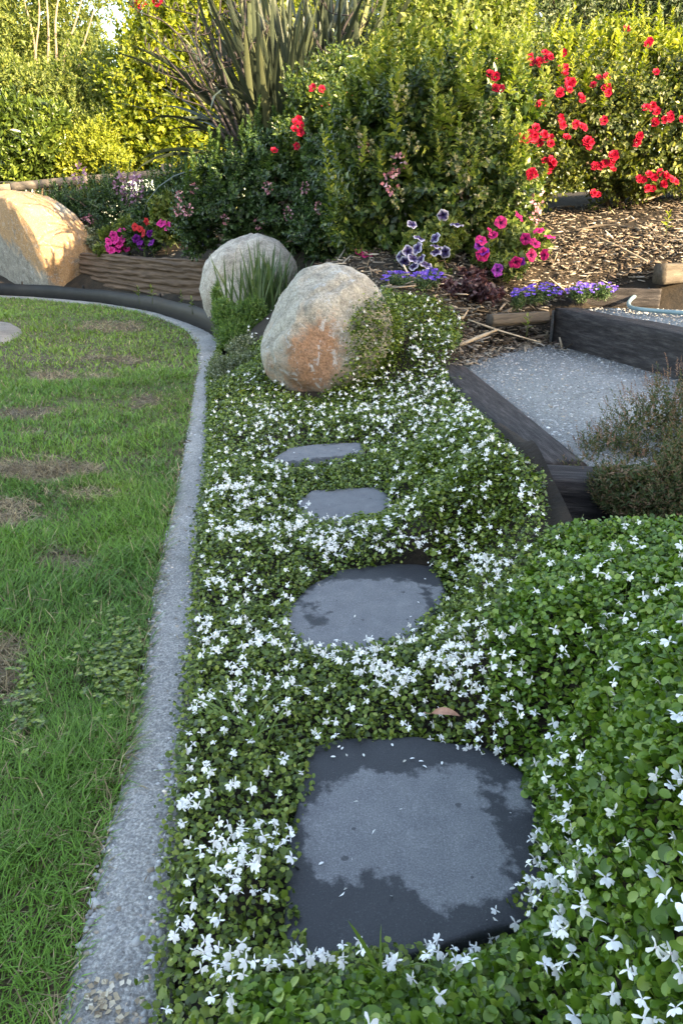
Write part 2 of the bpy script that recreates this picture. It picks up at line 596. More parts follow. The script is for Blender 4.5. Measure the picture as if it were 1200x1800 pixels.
strip_l = resample(zs([(40, 1950), (100, 1800), (150, 1580), (185, 1440), (215, 1330), (245, 1180), (263, 1060), (283, 960), (308, 850), (325, 770), (338, 700), (347, 640), (345, 603), (325, 578), (290, 561), (240, 547), (150, 533), (0, 522.5), (-200, 521)]), 140)
strip_r = resample(zs([(285, 1950), (293, 1800), (303, 1600), (318, 1400), (337, 1200), (348, 1080), (354, 950), (368, 820), (371, 720), (373, 655), (388, 614), (380, 593), (352, 576), (300, 557), (250, 544), (150, 529), (0, 518.5), (-200, 517)]), 140)
lawn_edge = strip_l * .88 + strip_r * .12
lawn_poly = np.concatenate([lawn_edge[:, :2], [[-14, 10], [-14, -2], [-.45, -2]]])
hard_poly = np.concatenate([strip_r[:, :2], [[-14, 10], [-14, -2], [-.2, -2]]])

ZL, ZU = .15, .33
beam_low_c = np.array([[.505, 3.50], [.60, 1.93]])     # centre line of the lower timber, far to near
beam_low_w = .145
B2 = np.array([[1.19, 4.27], [1.47, 3.10], [1.72, 2.05]])
landing_poly = np.array([[.50, 3.42], [.80, 3.92], [1.16, 4.30], [1.50, 3.05], [1.76, 1.95], [1.4, 1.7], [.66, 1.86]])
upper_poly = np.array([[1.2, 4.35], [1.5, 4.5], [3.2, 4.05], [3.2, 1.95], [1.74, 1.95], [1.49, 3.05]])

stones_px = [
    [(545, 1318), (600, 1300), (720, 1296), (855, 1318), (930, 1368), (945, 1440), (962, 1560), (930, 1612), (700, 1678), (512, 1705), (500, 1640), (512, 1480), (528, 1400)],
    [(497, 1080), (545, 1030), (600, 1000), (690, 990), (765, 995), (782, 1040), (765, 1085), (735, 1115), (640, 1140), (560, 1146), (510, 1120)],
    [(524, 880), (550, 862), (660, 856), (690, 875), (682, 905), (600, 918), (538, 918)],
    [(482, 805), (510, 786), (560, 780), (632, 778), (640, 795), (610, 812), (490, 822)],
]
STZ = .018
stones = [zs(p, STZ)[:, :2] for p in stones_px]

ctl = []
for px, py, z in [
    (250, 1900, .04), (330, 1720, .06), (450, 1780, .11), (600, 1780, .14), (750, 1790, .16), (600, 1900, .16), (330, 1600, .035),
    (320, 1450, .03), (340, 1200, .03), (350, 1050, .03), (358, 900, .035), (370, 760, .045), (372, 690, .05),
    (440, 1500, .05), (460, 1350, .045), (540, 1200, .04), (880, 1250, .075), (700, 1220, .05), (960, 1460, .075), (950, 1600, .075), (620, 1715, .065), (820, 1680, .075),
    (450, 1100, .04), (420, 950, .05), (600, 960, .05), (810, 1000, .075), (760, 900, .14), (450, 840, .055), (600, 838, .03), (650, 750, .065), (480, 720, .06), (760, 770, .185), (850, 810, .235), (930, 880, .215), (900, 950, .165), (815, 735, .19), (800, 1060, .08), (700, 830, .10), (720, 960, .06),
    (560, 700, .055), (620, 680, .09), (700, 640, .17), (650, 570, .32), (720, 545, .37), (775, 590, .28), (800, 640, .19), (690, 522, .43),
    (860, 1120, .13), (950, 1050, .20), (1000, 965, .20), (1100, 935, .235), (1200, 930, .26), (1050, 1150, .27), (1150, 1150, .32), (1000, 1300, .22), (1100, 1350, .31), (1200, 1300, .37), (1000, 1500, .14), (1100, 1550, .25), (1200, 1550, .32), (960, 1700, .13), (1100, 1750, .20), (1190, 1750, .26), (1300, 1100, .36), (1400, 1400, .42), (1400, 1800, .34),
]:
    ctl.append(at_z(px, py, z))
for px, py, Y in [(700, 480, 4.35), (860, 490, 4.4), (960, 505, 4.35), (900, 565, 4.0), (840, 600, 3.8), (1000, 440, 4.9), (1100, 405, 5.1), (1200, 350, 5.7), (1190, 445, 4.7), (1050, 365, 5.7), (900, 405, 5.3), (600, 450, 5.2), (540, 475, 5.1), (430, 440, 7.0), (300, 442, 8.3), (200, 448, 9.0), (760, 420, 5.4), (1300, 330, 5.7)]:
    ctl.append(at_y(px, py, Y))
for p in [(-1.5, 6.6, .03), (-2.3, 7.6, .02), (-3.5, 8.9, .05), (-1.35, 6.75, .02), (-1.75, 7.15, .02), (-2.6, 8.1, .02), (-1.2, 7.35, .38), (-1.8, 8.0, .42), (-2.5, 8.75, .44), (-1.0, 5.6, .08), (-.8, 4.9, .06), (-1.2, 6.1, .05), (-.6, 5.2, .10), (-.9, 6.0, .10), (-3, 8.3, .03), (-.55, 4.2, .06), (-5, 9.4, .2), (-3, 11, .5), (0, 8, 1.05), (-.65, 7.9, 1.1), (3, 8, 1.1), (5, 6, 1.2), (4.5, 10, 1.3), (-6, 12, .4), (0, 14, .8), (-8, 16, .4), (6, 16, 1.2), (9, 4, 1.2), (6, 1, .5), (8, -2, .3), (3, .2, .35), (0, 20, .8), (-9, 22, .4), (9, 22, 1.2)]:
    ctl.append(np.array(p, float))
for s_ in stones:
    c_ = s_.mean(0)
    for q_ in resample(np.concatenate([s_, s_[:1]]), 11)[:-1]:
        o_ = q_ + (q_ - c_) / np.linalg.norm(q_ - c_) * .012
        ctl.append(np.array([*o_, .034]))
    ctl.append(np.array([*c_, .015]))
ctl = np.array(ctl)


def _k(r2):
    return np.where(r2 > 1e-12, .5 * r2 * np.log(r2 + 1e-12), 0)


_n = len(ctl)
_A = np.zeros((_n + 3, _n + 3))
_A[:_n, :_n] = _k(((ctl[:, None, :2] - ctl[None, :, :2]) ** 2).sum(-1)) + np.eye(_n) * 2e-3
_A[:_n, _n] = 1; _A[_n, :_n] = 1
_A[:_n, _n + 1:] = ctl[:, :2]; _A[_n + 1:, :_n] = ctl[:, :2].T
_W = np.linalg.solve(_A, np.concatenate([ctl[:, 2], np.zeros(3)]))


def tps(x, y):
    x = np.asarray(x, float).ravel(); y = np.asarray(y, float).ravel()
    out = np.empty(len(x))
    for i in range(0, len(x), 40000):
        X = np.stack([x[i:i + 40000], y[i:i + 40000]], -1)
        out[i:i + 40000] = _k(((X[:, None] - ctl[None, :, :2]) ** 2).sum(-1)) @ _W[:_n] + _W[_n] + X @ _W[_n + 1:]
    return out


def bed(x, y):
    """height of the planted ground"""
    shp = np.shape(x)
    x = np.ravel(x); y = np.ravel(y)
    z = tps(x, y)
    z = np.clip(z, -.05, 1.6) - .028 - .03 * np.clip((2.6 - y) / .4, 0, 1)
    # behind the crest of the mound the ground falls away to the timber
    _, py, _ = project(np.stack([x, y, z + .05], -1))
    z = np.where((x > .5) & (y < 1.95), z - .25 * np.clip((925 - py) / 25, 0, 1), z)
    z += .008 * noise3(np.stack([x, y, 0 * x], -1), 6, 2)
    for s in stones:
        d = poly_dist(x, y, s)
        z = np.where(d > -.01, np.minimum(z, STZ - .03), z)
    d = poly_dist(x, y, landing_poly)
    z = np.minimum(z, ZL - .05 + np.clip(-d - .05, 0, None) * 1.0)
    z = np.where((y < 2.7) & (d > -.16), z - .09, z)
    d = poly_dist(x, y, upper_poly)
    z = np.minimum(z, ZU - .05 + np.clip(-d - .03, 0, None) * .9)
    k = (y > 4.4) & (x < 0)
    if k.any():
        d = poly_dist(x[k], y[k], hard_poly)
        z[k] = np.minimum(z[k], -.04 + np.clip(-d - .05, 0, None) * 1.2)
    z = np.where(in_poly(x, y, hard_poly), -.05, z)
    return z.reshape(shp)


def hit_bed(px, py, lift=0.0):
    """where the view ray of a pixel meets the planted ground"""
    px = np.atleast_1d(px).astype(float); py = np.atleast_1d(py).astype(float)
    r = ray(px, py)
    ts = np.concatenate([np.linspace(.3, 2.5, 56), np.linspace(2.55, 9, 90)])
    best = np.full(len(px), np.nan)
    prev = None
    for tt in ts:
        P = np.array([0, 0, HC]) + r * tt
        dz = P[:, 2] - tps(P[:, 0], P[:, 1]) - lift
        if prev is not None:
            c = np.isnan(best) & (dz <= 0)
            f = prev / (prev - dz + 1e-9)
            best = np.where(c, tprev + (tt - tprev) * np.clip(f, 0, 1), best)
        prev = dz; tprev = tt
    P = np.array([0, 0, HC]) + r * best[:, None]
    return P


# ------------------------------------------------------------------ setting
def grid_mesh(name, xs, ys, zf, mats):
    X, Y = np.meshgrid(xs, ys)
    Z = zf(X, Y)
    V = np.stack([X, Y, Z], -1).reshape(-1, 3)
    nx = len(xs)
    i, j = np.meshgrid(np.arange(len(ys) - 1), np.arange(nx - 1), indexing='ij')
    a = (i * nx + j).ravel()
    F = np.stack([a, a + 1, a + nx + 1, a + nx], -1)
    return mesh(name, V, F, mats, smooth=True)


far = mesh('ground', [(-400, -400, -.12), (400, -400, -.12), (400, 400, -.12), (-400, 400, -.12)], np.array([[0, 1, 2, 3]]), [M['far_ground']])
tag(link('ground', far), kind='structure')
xs = np.unique(np.concatenate([np.linspace(-9, -4.5, 24), np.arange(-4.5, -1, .06), np.arange(-1, 2.2, .03), np.linspace(2.2, 10, 60)]))
ys = np.unique(np.concatenate([np.linspace(-2, .3, 10), np.arange(.3, 5.2, .03), np.arange(5.2, 9.8, .06), np.linspace(9.8, 24, 90)]))
tag(link('garden_bed', grid_mesh('garden_bed', xs, ys, bed, [M['soil']])), kind='structure')

lp = np.concatenate([strip_l * .6 + strip_r * .4, [[-14, 10, 0], [-14, -2, 0], [-.45, -2, 0]]])
lp[:, 2] = -.012
o = link('lawn', mesh('lawn', lp, np.arange(len(lp))[None], [M['thatch']]))
tag(o, kind='structure')


def make_strip():
    n = len(strip_l)
    us = np.array([0, .0, .04, .12, .3, .5, .7, .88, .96, 1, 1])
    zz = np.array([-.08, -.014, -.004, .001, .003, .004, .003, .001, -.003, -.012, -.08])
    V = strip_l[:, None] * (1 - us)[None, :, None] + strip_r[:, None] * us[None, :, None]
    wob = .012 * noise3(V.reshape(-1, 3), 16, 3).reshape(n, -1)
    V[:, :, 0] += np.where((us < .1) | (us > .9), wob, 0) * .7
    V[:, :, 2] = zz[None] + .0025 * noise3(V.reshape(-1, 3), 45, 3, 2).reshape(n, -1) * ((us > .02) & (us < .98))
    k = len(us)
    i, j = np.meshgrid(np.arange(n - 1), np.arange(k - 1), indexing='ij')
    a = (i * k + j).ravel()
    F = np.stack([a, a + 1, a + k + 1, a + k], -1)
    return mesh('mowing_strip', V.reshape(-1, 3), F, [M['concrete']], smooth=True)


strip = link('mowing_strip', make_strip())
tag(strip, kind='structure')

pv = zs([(-120, 556), (0, 565), (25, 572), (39, 582), (25, 592), (0, 601), (-120, 612)], .004)
pv = np.concatenate([resample(pv, 40)])
pb = pv.copy(); pb[:, 2] = -.05
nv = len(pv)
o = link('concrete_path', mesh('concrete_path', np.concatenate([pv, pb]), [np.arange(nv)[None], np.array([[i, i + nv, (i + 1) % nv + nv, (i + 1) % nv] for i in range(nv)])], [M['concrete']]))
tag(o, kind='structure')


def slab(name, poly, z1, z0, mat):
    n = len(poly)
    V = np.concatenate([np.c_[poly, np.full(n, z1)], np.c_[poly, np.full(n, z0)]])
    F = [np.arange(n)[None], np.array([[i, i + n, (i + 1) % n + n, (i + 1) % n] for i in range(n)])]
    o = link(name, mesh(name, V, F, [mat]))
    return tag(o, kind='structure')


slab('lower_landing', landing_poly[::-1], ZL - .012, .0, M['concrete'])
slab('upper_landing', upper_poly[::-1], ZU - .02, .1, M['concrete'])

# ------------------------------------------------------------------ pebbles in the poured surfaces (stuff)
PV, PF = ico(1)
PV = PV * np.array([1, 1, .55])


def pebbles(name, P, size, parent):
    n = len(P)
    d = rand_dir(n); d[:, 2] *= .2
    R = frames(d, np.array([0, 0, 1.0]) + .25 * rand_dir(n))
    s = size * np.exp(rng.normal(0, .35, n))
    sc = np.stack([s * rng.uniform(.7, 1.0, n), s * rng.uniform(.9, 1.4, n), s * rng.uniform(.6, 1, n)], -1)
    V, F = inst(PV, [PF], P, R, sc)
    g = rng.uniform(.14, .38, n)[:, None] * np.array([[1.0, 1.0, 1.01]])
    warm = rng.random(n) < .12
    g[warm] *= np.array([1.2, 1.0, .8])
    pale = rng.random(n) < .08
    g[pale] *= 1.6
    o = link(name, mesh(name, V, F, [M['pebble']], col=np.repeat(g, len(PV), 0), smooth=True), parent)
    return tag(o, kind='stuff')


k = 6500
ti = rng.uniform(0, 1, k) ** 1.25 * 70
i0 = ti.astype(int); fr = (ti - i0)[:, None]
u = rng.uniform(.05, .95, k)[:, None]
A = strip_l[i0] * (1 - fr) + strip_l[i0 + 1] * fr
Bq = strip_r[i0] * (1 - fr) + strip_r[i0 + 1] * fr
P = A * (1 - u) + Bq * u
P[:, 2] = .001
pebbles('pebble', P, .0032, strip)
q = rng.uniform([.45, 1.8], [1.8, 4.3], (40000, 2))
q = q[in_poly(q[:, 0], q[:, 1], landing_poly)][:9500]
lo = [o for o in S.objects if o.name == 'lower_landing'][0]
pebbles('pebble', np.c_[q, np.full(len(q), ZL - .012)], .0036, lo)
q = rng.uniform([1.2, 2.5], [2.6, 4.5], (6000, 2))
q = q[in_poly(q[:, 0], q[:, 1], upper_poly)][:3000]
uo = [o for o in S.objects if o.name == 'upper_landing'][0]
pebbles('pebble', np.c_[q, np.full(len(q), ZU - .02)], .0055, uo)

# ------------------------------------------------------------------ house added out of view behind the photographer to shade the foreground
K = np.array([7.34, -1.57]); e1 = np.array([-.67, -.74]); e2 = np.array([.74, -.67])


def box_pts(o, a, b, la, lb, z0, z1):
    p = [o, o + a * la, o + a * la + b * lb, o + b * lb]
    return np.array([[*q, z0] for q in p] + [[*q, z1] for q in p])


BF = np.array([[0, 3, 2, 1], [4, 5, 6, 7], [0, 1, 5, 4], [1, 2, 6, 5], [2, 3, 7, 6], [3, 0, 4, 7]])
hr = root('unseen_house', (*K, 0), 'two storey cream building standing beyond the frame that shades the lawn', 'unseen_house')
hl = np.array([*K, 0])
link('wall', mesh('wall', box_pts(K, e1, e2, 15, 8, -.1, 5.6) - hl, BF, [M['unseen_house_wall']]), hr)
ra = K - e1 * .4 - e2 * .4
rp = np.array([[*ra, 5.6], [*(ra + e1 * 15.8), 5.6], [*(ra + e1 * 15.8 + e2 * 8.8), 5.6], [*(ra + e2 * 8.8), 5.6], [*(ra + e2 * 4.4 + e1 * 3), 7.4], [*(ra + e2 * 4.4 + e1 * 12.8), 7.4]])
link('roof', mesh('roof', rp - hl, [np.array([[0, 1, 5, 4], [2, 3, 4, 5], [3, 2, 1, 0]]), np.array([[1, 2, 5], [3, 0, 4]])], [M['unseen_house_roof']]), hr)
for a in (2, 6, 10.5):
    for zz in (1.0, 3.6):
        wv = box_pts(K + e1 * a - e2 * .03, e1, e2, 1.6, .05, zz, zz + 1.2)
        link('window', mesh('window', wv - hl, BF, [M['glass']]), hr)

# ------------------------------------------------------------------ timbers
def beam(name, p0, p1, wid, z0, z1, mat, label, cat, group=None, grooves=0, rough=.007, seed=0, nl=40):
    """sawn timber with worn edges from p0 to p1 (plan), its length along local x"""
    p0 = np.asarray(p0, float); p1 = np.asarray(p1, float)
    L = np.linalg.norm(p1 - p0); a = (p1 - p0) / L
    h = z1 - z0
    nw, nh = 6, 8 + grooves * 7
    prof = []
    for i in range(nh): prof.append((-wid / 2, -h / 2 + h * i / nh))
    for i in range(nw): prof.append((-wid / 2 + wid * i / nw, h / 2))
    for i in range(nh): prof.append((wid / 2, h / 2 - h * i / nh))
    for i in range(nw): prof.append((wid / 2 - wid * i / nw, -h / 2))
    prof = np.array(prof)
    # round the corners a little
    cr = .012
    sx = np.clip(np.abs(prof[:, 0]) - (wid / 2 - cr), 0, None); sy = np.clip(np.abs(prof[:, 1]) - (h / 2 - cr), 0, None)
    f = np.where((sx > 0) & (sy > 0), .3 * cr, 0)
    prof = prof - np.sign(prof) * f[:, None]
    xs_ = np.linspace(0, L, nl)
    m = len(prof)
    V = np.zeros((nl, m, 3))
    V[:, :, 0] = xs_[:, None]; V[:, :, 1] = prof[None, :, 0]; V[:, :, 2] = prof[None, :, 1] + (z0 + z1) / 2
    Q = V.reshape(-1, 3) * np.array([1.5, 12, 12]) + seed * 5.1
    d = noise3(Q, 2.2, 3, seed).reshape(nl, m) * rough
    if grooves:
        ph = .5 * noise3(V.reshape(-1, 3) * np.array([.6, 2.5, 2.5]), 4, 3, seed).reshape(nl, m)
        gz = V[:, :, 2] / h * grooves + ph
        d += .03 * (np.abs(np.sin(np.pi * gz)) ** .6 - .7) + .010 * noise3(V.reshape(-1, 3) * np.array([2, 18, 18]), 6, 2, seed).reshape(nl, m)
    out = np.zeros((m, 2)); out[:, 0] = prof[:, 0] / (wid / 2); out[:, 1] = prof[:, 1] / (h / 2)
    out = np.sign(out) * (np.abs(out) > .96)
    V[:, :, 1] += d * out[None, :, 0]; V[:, :, 2] += d * out[None, :, 1]
    i, j = np.meshgrid(np.arange(nl - 1), np.arange(m), indexing='ij')
    F = np.stack([i * m + j, (i + 1) * m + j, (i + 1) * m + (j + 1) % m, i * m + (j + 1) % m], -1).reshape(-1, 4)
    me = mesh(name, V.reshape(-1, 3), [F, np.arange(m)[None], ((nl - 1) * m + np.arange(m))[::-1][None]], [mat], smooth=False)
    o = link(name, me, loc=(p0[0], p0[1], 0))
    o.rotation_euler = (0, 0, math.atan2(a[1], a[0]))
    return tag(o, label, cat, group)


beam('timber_edging', beam_low_c[0], beam_low_c[1], beam_low_w, -.02, ZL, M['dark_timber'],
     'dark timber edging along the lower landing, beside the white flowering carpet', 'timber', 'dark timbers of the steps', seed=1, nl=60)
beam('timber_edging', np.array([.535, 1.855]), np.array([1.75, 1.66]), .14, -.02, ZL + .004, M['dark_timber'],
     'dark timber end at the front of the landing under the brown heath bush', 'timber', 'dark timbers of the steps', seed=9, nl=60)
d2 = (B2[2] - B2[0]) / np.linalg.norm(B2[2] - B2[0]); n2 = np.array([-d2[1], d2[0]])
off = n2 * .075
if off[0] < 0: off = -off
beam('timber_riser', B2[0] + off, B2[2] + off, .15, .05, ZU, M['dark_timber'],
     'tall dark timber step riser behind the grey pebbled landing', 'timber', 'dark timbers of the steps', seed=2, nl=60)
a0 = at_y(1010, 490, 4.62); a1 = at_y(1168, 462, 4.50)
beam('buried_timber', a0[:2], a1[:2], .05, a0[2] - .16, a0[2] - .045, M['dark_timber'],  # weathered timber; the dark stain colour stands in for shade
     'timber coloured dark for shade, half buried in the bark behind the hose', 'timber', seed=3)
a0 = at_y(1162, 458, 4.48); a1 = at_y(1240, 446, 4.75)
beam('timber_stub', a0[:2], a1[:2], .08, a0[2] - .13, a0[2] - .02, M['weathered'],
     'short sunlit timber stub at the end of the half buried timber', 'timber', seed=4)
a0 = at_y(860, 548, 4.05); a1 = at_y(962, 522, 4.22)
beam('old_sleeper', a0[:2], a1[:2], .06, a0[2] - .08, a0[2] - .012, M['weathered'],
     'rotting grey timber end poking out of the bark chips beside the tall riser', 'timber', seed=5)
a0 = at_y(150, 455, 9.0); a1 = at_y(372, 455, 7.0)
beam('grooved_sleeper', a0[:2], a1[:2], .14, -.03, .475, plain_mat('grooved_timber', [(.25, (.05, .033, .024)), (.6, (.11, .075, .055)), (.85, (.19, .135, .10))], 4, .85, .6, .01, .2, (1, 9, 9)),
     'brown deeply grooved sleeper wall between the orange boulder and the rounded boulder', 'timber', grooves=9, seed=6, nl=120)

# ------------------------------------------------------------------ lawn edging
def make_edging():
    p = resample(zs([(388, 614), (381, 594), (352, 577), (300, 558), (250, 545), (150, 530), (0, 519.5), (-200, 518)]), 90)
    n = len(p)
    t = norm(np.gradient(p, axis=0)); nn = np.stack([t[:, 1], -t[:, 0], 0 * t[:, 0]], -1)
    s = np.linspace(0, 1, n)
    h = np.interp(s, [0, .02, .06, .2, .5, 1], [.06, .13, .165, .155, .135, .14]) + .004 * np.sin(s * 40)
    lean = .005 * np.sin(s * 17 + 1)
    rows = []
    for (o, zf) in ((.0, -.03), (.0, .5), (.0, 1), (.005, 1.0), (.005, .5), (.005, -.03)):
        q = p + nn * (o + lean * max(zf, 0))[:, None]
        q = q.copy(); q[:, 2] = np.where(zf < 0, zf, h * zf)
        rows.append(q)
    # a rolled lip along the top
    V = np.stack(rows, 1); k = 6
    i, j = np.meshgrid(np.arange(n - 1), np.arange(k), indexing='ij')
    F = np.stack([i * k + j, (i + 1) * k + j, (i + 1) * k + (j + 1) % k, i * k + (j + 1) % k], -1).reshape(-1, 4)
    r = root('lawn_edging', p[0], 'curved black plastic lawn edging round the back of the lawn', 'edging')
    link('edging_strip', mesh('edging_strip', V.reshape(-1, 3) - p[0], [F, np.arange(k)[None], ((n - 1) * k + np.arange(k))[::-1][None]], [M['plastic']]), r)
    lip = p + nn * (.0025 + lean)[:, None]; lip[:, 2] = h
    lv, lf = tube(lip, .004, 6)
    link('lip', mesh('lip', lv - p[0], lf, [M['plastic']], smooth=True), r)
    for idx in (2, 30, 52, 66):
        c = p[idx] + nn[idx] * .018
        pv_, pf_ = tube([(c[0], c[1], -.05), (c[0], c[1], h[idx] + .02), (c[0], c[1], h[idx] + .035)], [.012, .012, .009], 8)
        link('peg', mesh('peg', pv_ - p[0], pf_, [M['plastic']]), r)


make_edging()

# ------------------------------------------------------------------ stepping stones
dry_px = [
    [(600, 1372), (640, 1350), (700, 1362), (780, 1352), (840, 1350), (852, 1400), (880, 1470), (895, 1530), (905, 1570), (850, 1590), (770, 1600), (740, 1565), (690, 1540), (640, 1530), (580, 1560), (540, 1530), (530, 1480), (545, 1420)],
    [(490, 1085), (545, 1040), (590, 1020), (700, 1018), (742, 1028), (750, 1060), (745, 1110), (640, 1150), (560, 1156), (500, 1120)],
    [(515, 885), (545, 860), (665, 852), (700, 870), (690, 910), (600, 925), (530, 925)],
    [(475, 806), (505, 782), (632, 774), (645, 795), (600, 800), (545, 806), (500, 812)],
]
stone_labels = ['large dark stepping stone with a dry patch, nearest the camera', 'wet-edged rounded stepping stone, second from the camera', 'small stepping stone edged with white flowers, third from the camera', 'farthest small stepping stone, below the rusty boulder']
for si, poly in enumerate(stones):
    pp_ = np.concatenate([poly, poly[:1]])
    dense = np.concatenate([[pp_[i], pp_[i] * .7 + pp_[i + 1] * .3, pp_[i] * .3 + pp_[i + 1] * .7] for i in range(len(poly))] + [pp_[:1]])
    edge = resample(dense, 121)[:-1]
    c = edge.mean(0)
    edge = c + (edge - c) * (1.02 + .016 * noise3(np.c_[edge, 0 * edge[:, 0]], 75, 3, si)[:, None])
    fs = np.array([0, .1, .2, .3, .4, .5, .58, .66, .74, .8, .86, .91, .95, .975, .99, 1.0, 1.0])
    z = np.array([0] * 13 + [-.0005, -.002, -.007, -.05])
    V = [np.array([[*c, STZ]])]
    for f, zz in zip(fs[1:], z[1:]):
        q = c + (edge - c) * f
        V.append(np.c_[q, np.full(len(q), STZ + zz)])
    V = np.concatenate(V)
    V[:, 2] += .0018 * noise3(V * np.array([1, 1, 0]), 25, 3, si) + .0008 * noise3(V * np.array([1, 1, 0]), 140, 2, si)
    m = len(edge); j = np.arange(m); kk = (j + 1) % m
    F3 = np.stack([np.zeros(m, int), 1 + j, 1 + kk], -1)
    F4 = np.concatenate([np.stack([1 + r * m + j, 1 + (r + 1) * m + j, 1 + (r + 1) * m + kk, 1 + r * m + kk], -1) for r in range(len(fs) - 2)])
    dp = zs(dry_px[si], STZ)[:, :2]
    dry = poly_dist(V[:, 0], V[:, 1], dp)
    if si == 0:
        dp2 = zs([(875, 1372), (915, 1370), (935, 1420), (905, 1425), (885, 1400)], STZ)[:, :2]
        dry = np.maximum(dry, poly_dist(V[:, 0], V[:, 1], dp2))
    if si == 1:
        dp2 = zs([(752, 1030), (775, 1035), (778, 1060), (765, 1065)], STZ)[:, :2]
        dry = np.maximum(dry, poly_dist(V[:, 0], V[:, 1], dp2))
        for wp in ([(535, 1062), (555, 1058), (558, 1072), (540, 1076)], [(540, 1082), (575, 1080), (570, 1098), (548, 1100)]):
            dry = np.minimum(dry, -poly_dist(V[:, 0], V[:, 1], zs(wp, STZ)[:, :2]))
    cc = np.array([*c, STZ])
    o = link('stepping_stone', mesh('stepping_stone', V - cc, [F3, F4], [M['slate']], smooth=False, attrs={'dry': dry}), loc=tuple(cc))
    tag(o, stone_labels[si], 'stepping stone', 'stepping stones through the flowering carpet')

# ------------------------------------------------------------------ boulders
IV, IFc = ico(6)


def boulder(name, c, rad, rot, mat, label, planes=(), rust=None, amp=.05, seed=0, freq=2.0, box=2.0):
    V = IV.copy()
    V = V / ((np.abs(V) ** box).sum(1) ** (1 / box))[:, None]
    for nrm, dist, soft in planes:
        nrm = norm(np.array(nrm, float))
        d = V @ nrm - dist
        V = V - nrm * (np.where(d > 0, d * soft, 0))[:, None]
    rd = np.clip(.16 - np.abs(noise3(V, 1.6, 2, seed + 3)), 0, None)      # shallow seams
    V = V * (1 - .22 * rd)[:, None]
    V = V * (1 + amp * noise3(V, freq, 3, seed) + amp * .3 * noise3(V, freq * 5, 3, seed + 1) + amp * .12 * noise3(V, freq * 16, 2, seed + 2))[:, None]
    V = V * np.array(rad)
    V = V @ np.array(Matrix.Rotation(rot[0], 3, 'X')).T @ np.array(Matrix.Rotation(rot[1], 3, 'Y')).T @ np.array(Matrix.Rotation(rot[2], 3, 'Z')).T
    W = V + np.array(c)
    ru = rust(*project(W)[:2]) if rust else np.zeros(len(V))
    o = link(name, mesh(name, V, IFc, [mat], smooth=True, attrs={'rust': ru}), loc=tuple(c))
    return tag(o, label, 'boulder', 'boulders in the garden bed')


def rust_near(px, py):
    g = np.exp(-((px - 540) / 72) ** 2 - ((py - 650) / 62) ** 2) * .52
    g += np.exp(-((px - 560) / 45) ** 2 - ((py - 600) / 40) ** 2) * .25
    return g * 1.15 - .05


def rust_shade_far(px, py):
    s = (py - 345) - (.95 * (px - 0) + 60)           # below the ridge line: rust fades to grey, painting in the face's shade
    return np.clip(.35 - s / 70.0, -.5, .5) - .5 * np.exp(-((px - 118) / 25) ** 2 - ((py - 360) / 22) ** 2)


c3 = at_y(573, 590, 3.5)
boulder('boulder', c3, (.285, .26, .315), (0, math.radians(27), 0), M['rock_near'], 'rust patched boulder half covered by white flowering ground cover', planes=[((.1, -.9, .3), .75, .5), ((-.9, -.3, .1), .80, .7), ((.3, -.75, .6), .84, .7), ((-.5, -.5, .75), .86, .6)], rust=rust_near, amp=.055, seed=2, box=2.3)
c2 = at_y(438, 498, 5.85)
boulder('boulder', c2, (.35, .30, .37), (0, math.radians(14), 0), M['rock_mid'], 'plain pale rounded boulder behind the spiky and feathery plants', planes=[((-.6, -.2, .75), .82, .6)], amp=.06, seed=5, box=2.5)
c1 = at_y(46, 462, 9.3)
boulder('boulder', c1, (.90, .62, .80), (0, math.radians(16), 0), M['rock_far'], 'large orange boulder beside the grooved sleeper, grey on its shaded lower face', planes=[((-.74, -.56, -.36), .10, .93), ((.9, -.4, .1), .8, .7), ((.75, -.3, .5), .86, .5), ((-.3, -.3, .9), .84, .5)], rust=rust_shade_far, amp=.07, seed=8, freq=2.2, box=2.4)

# ------------------------------------------------------------------ leaf shapes
LEAF4 = np.array([(0, 0, 0), (-.5, .45, .10), (0, 1, -.06), (.5, .45, .10)], float)
LEAF4F = [np.array([[0, 3, 2], [0, 2, 1]])]
LEAF6 = np.array([(0, 0, 0), (-.42, .25, .07), (-.46, .65, .06), (0, 1, -.07), (.46, .65, .06), (.42, .25, .07), (0, .5, -.03)], float)
LEAF6F = [np.array([[6, 0, 5], [6, 5, 4], [6, 4, 3], [6, 3, 2], [6, 2, 1], [6, 1, 0]])]
ROUND = np.array([(0, 0, 0), (-.42, .22, .05), (-.5, .62, .08), (0, 1, 0), (.5, .62, .08), (.42, .22, .05)], float)
ROUNDF = [np.array([[0, 5, 1], [3, 2, 4]]), np.array([[1, 5, 4, 2]])]


OVAL = np.array([(0, 0, 0), (-.3, .13, .06), (-.47, .38, .1), (-.46, .66, .08), (-.27, .9, .03), (0, 1, -.04), (.27, .9, .03), (.46, .66, .08), (.47, .38, .1), (.3, .13, .06), (0, .35, -.01), (0, .7, -.02)], float)
OVALF = [np.array([[10, 1, 0], [10, 2, 1], [10, 0, 9], [10, 9, 8], [11, 4, 3], [11, 5, 4], [11, 6, 5], [11, 7, 6]]), np.array([[10, 11, 3, 2], [10, 8, 7, 11]])]


def leaf_cloud(P, D, Nn, L, W, T=LEAF4, TF=LEAF4F):
    n = len(P)
    R = frames(D, Nn)
    L = np.broadcast_to(L, (n,)); W = np.broadcast_to(W, (n,))
    return inst(T, TF, P, R, np.stack([W, L, L], -1))


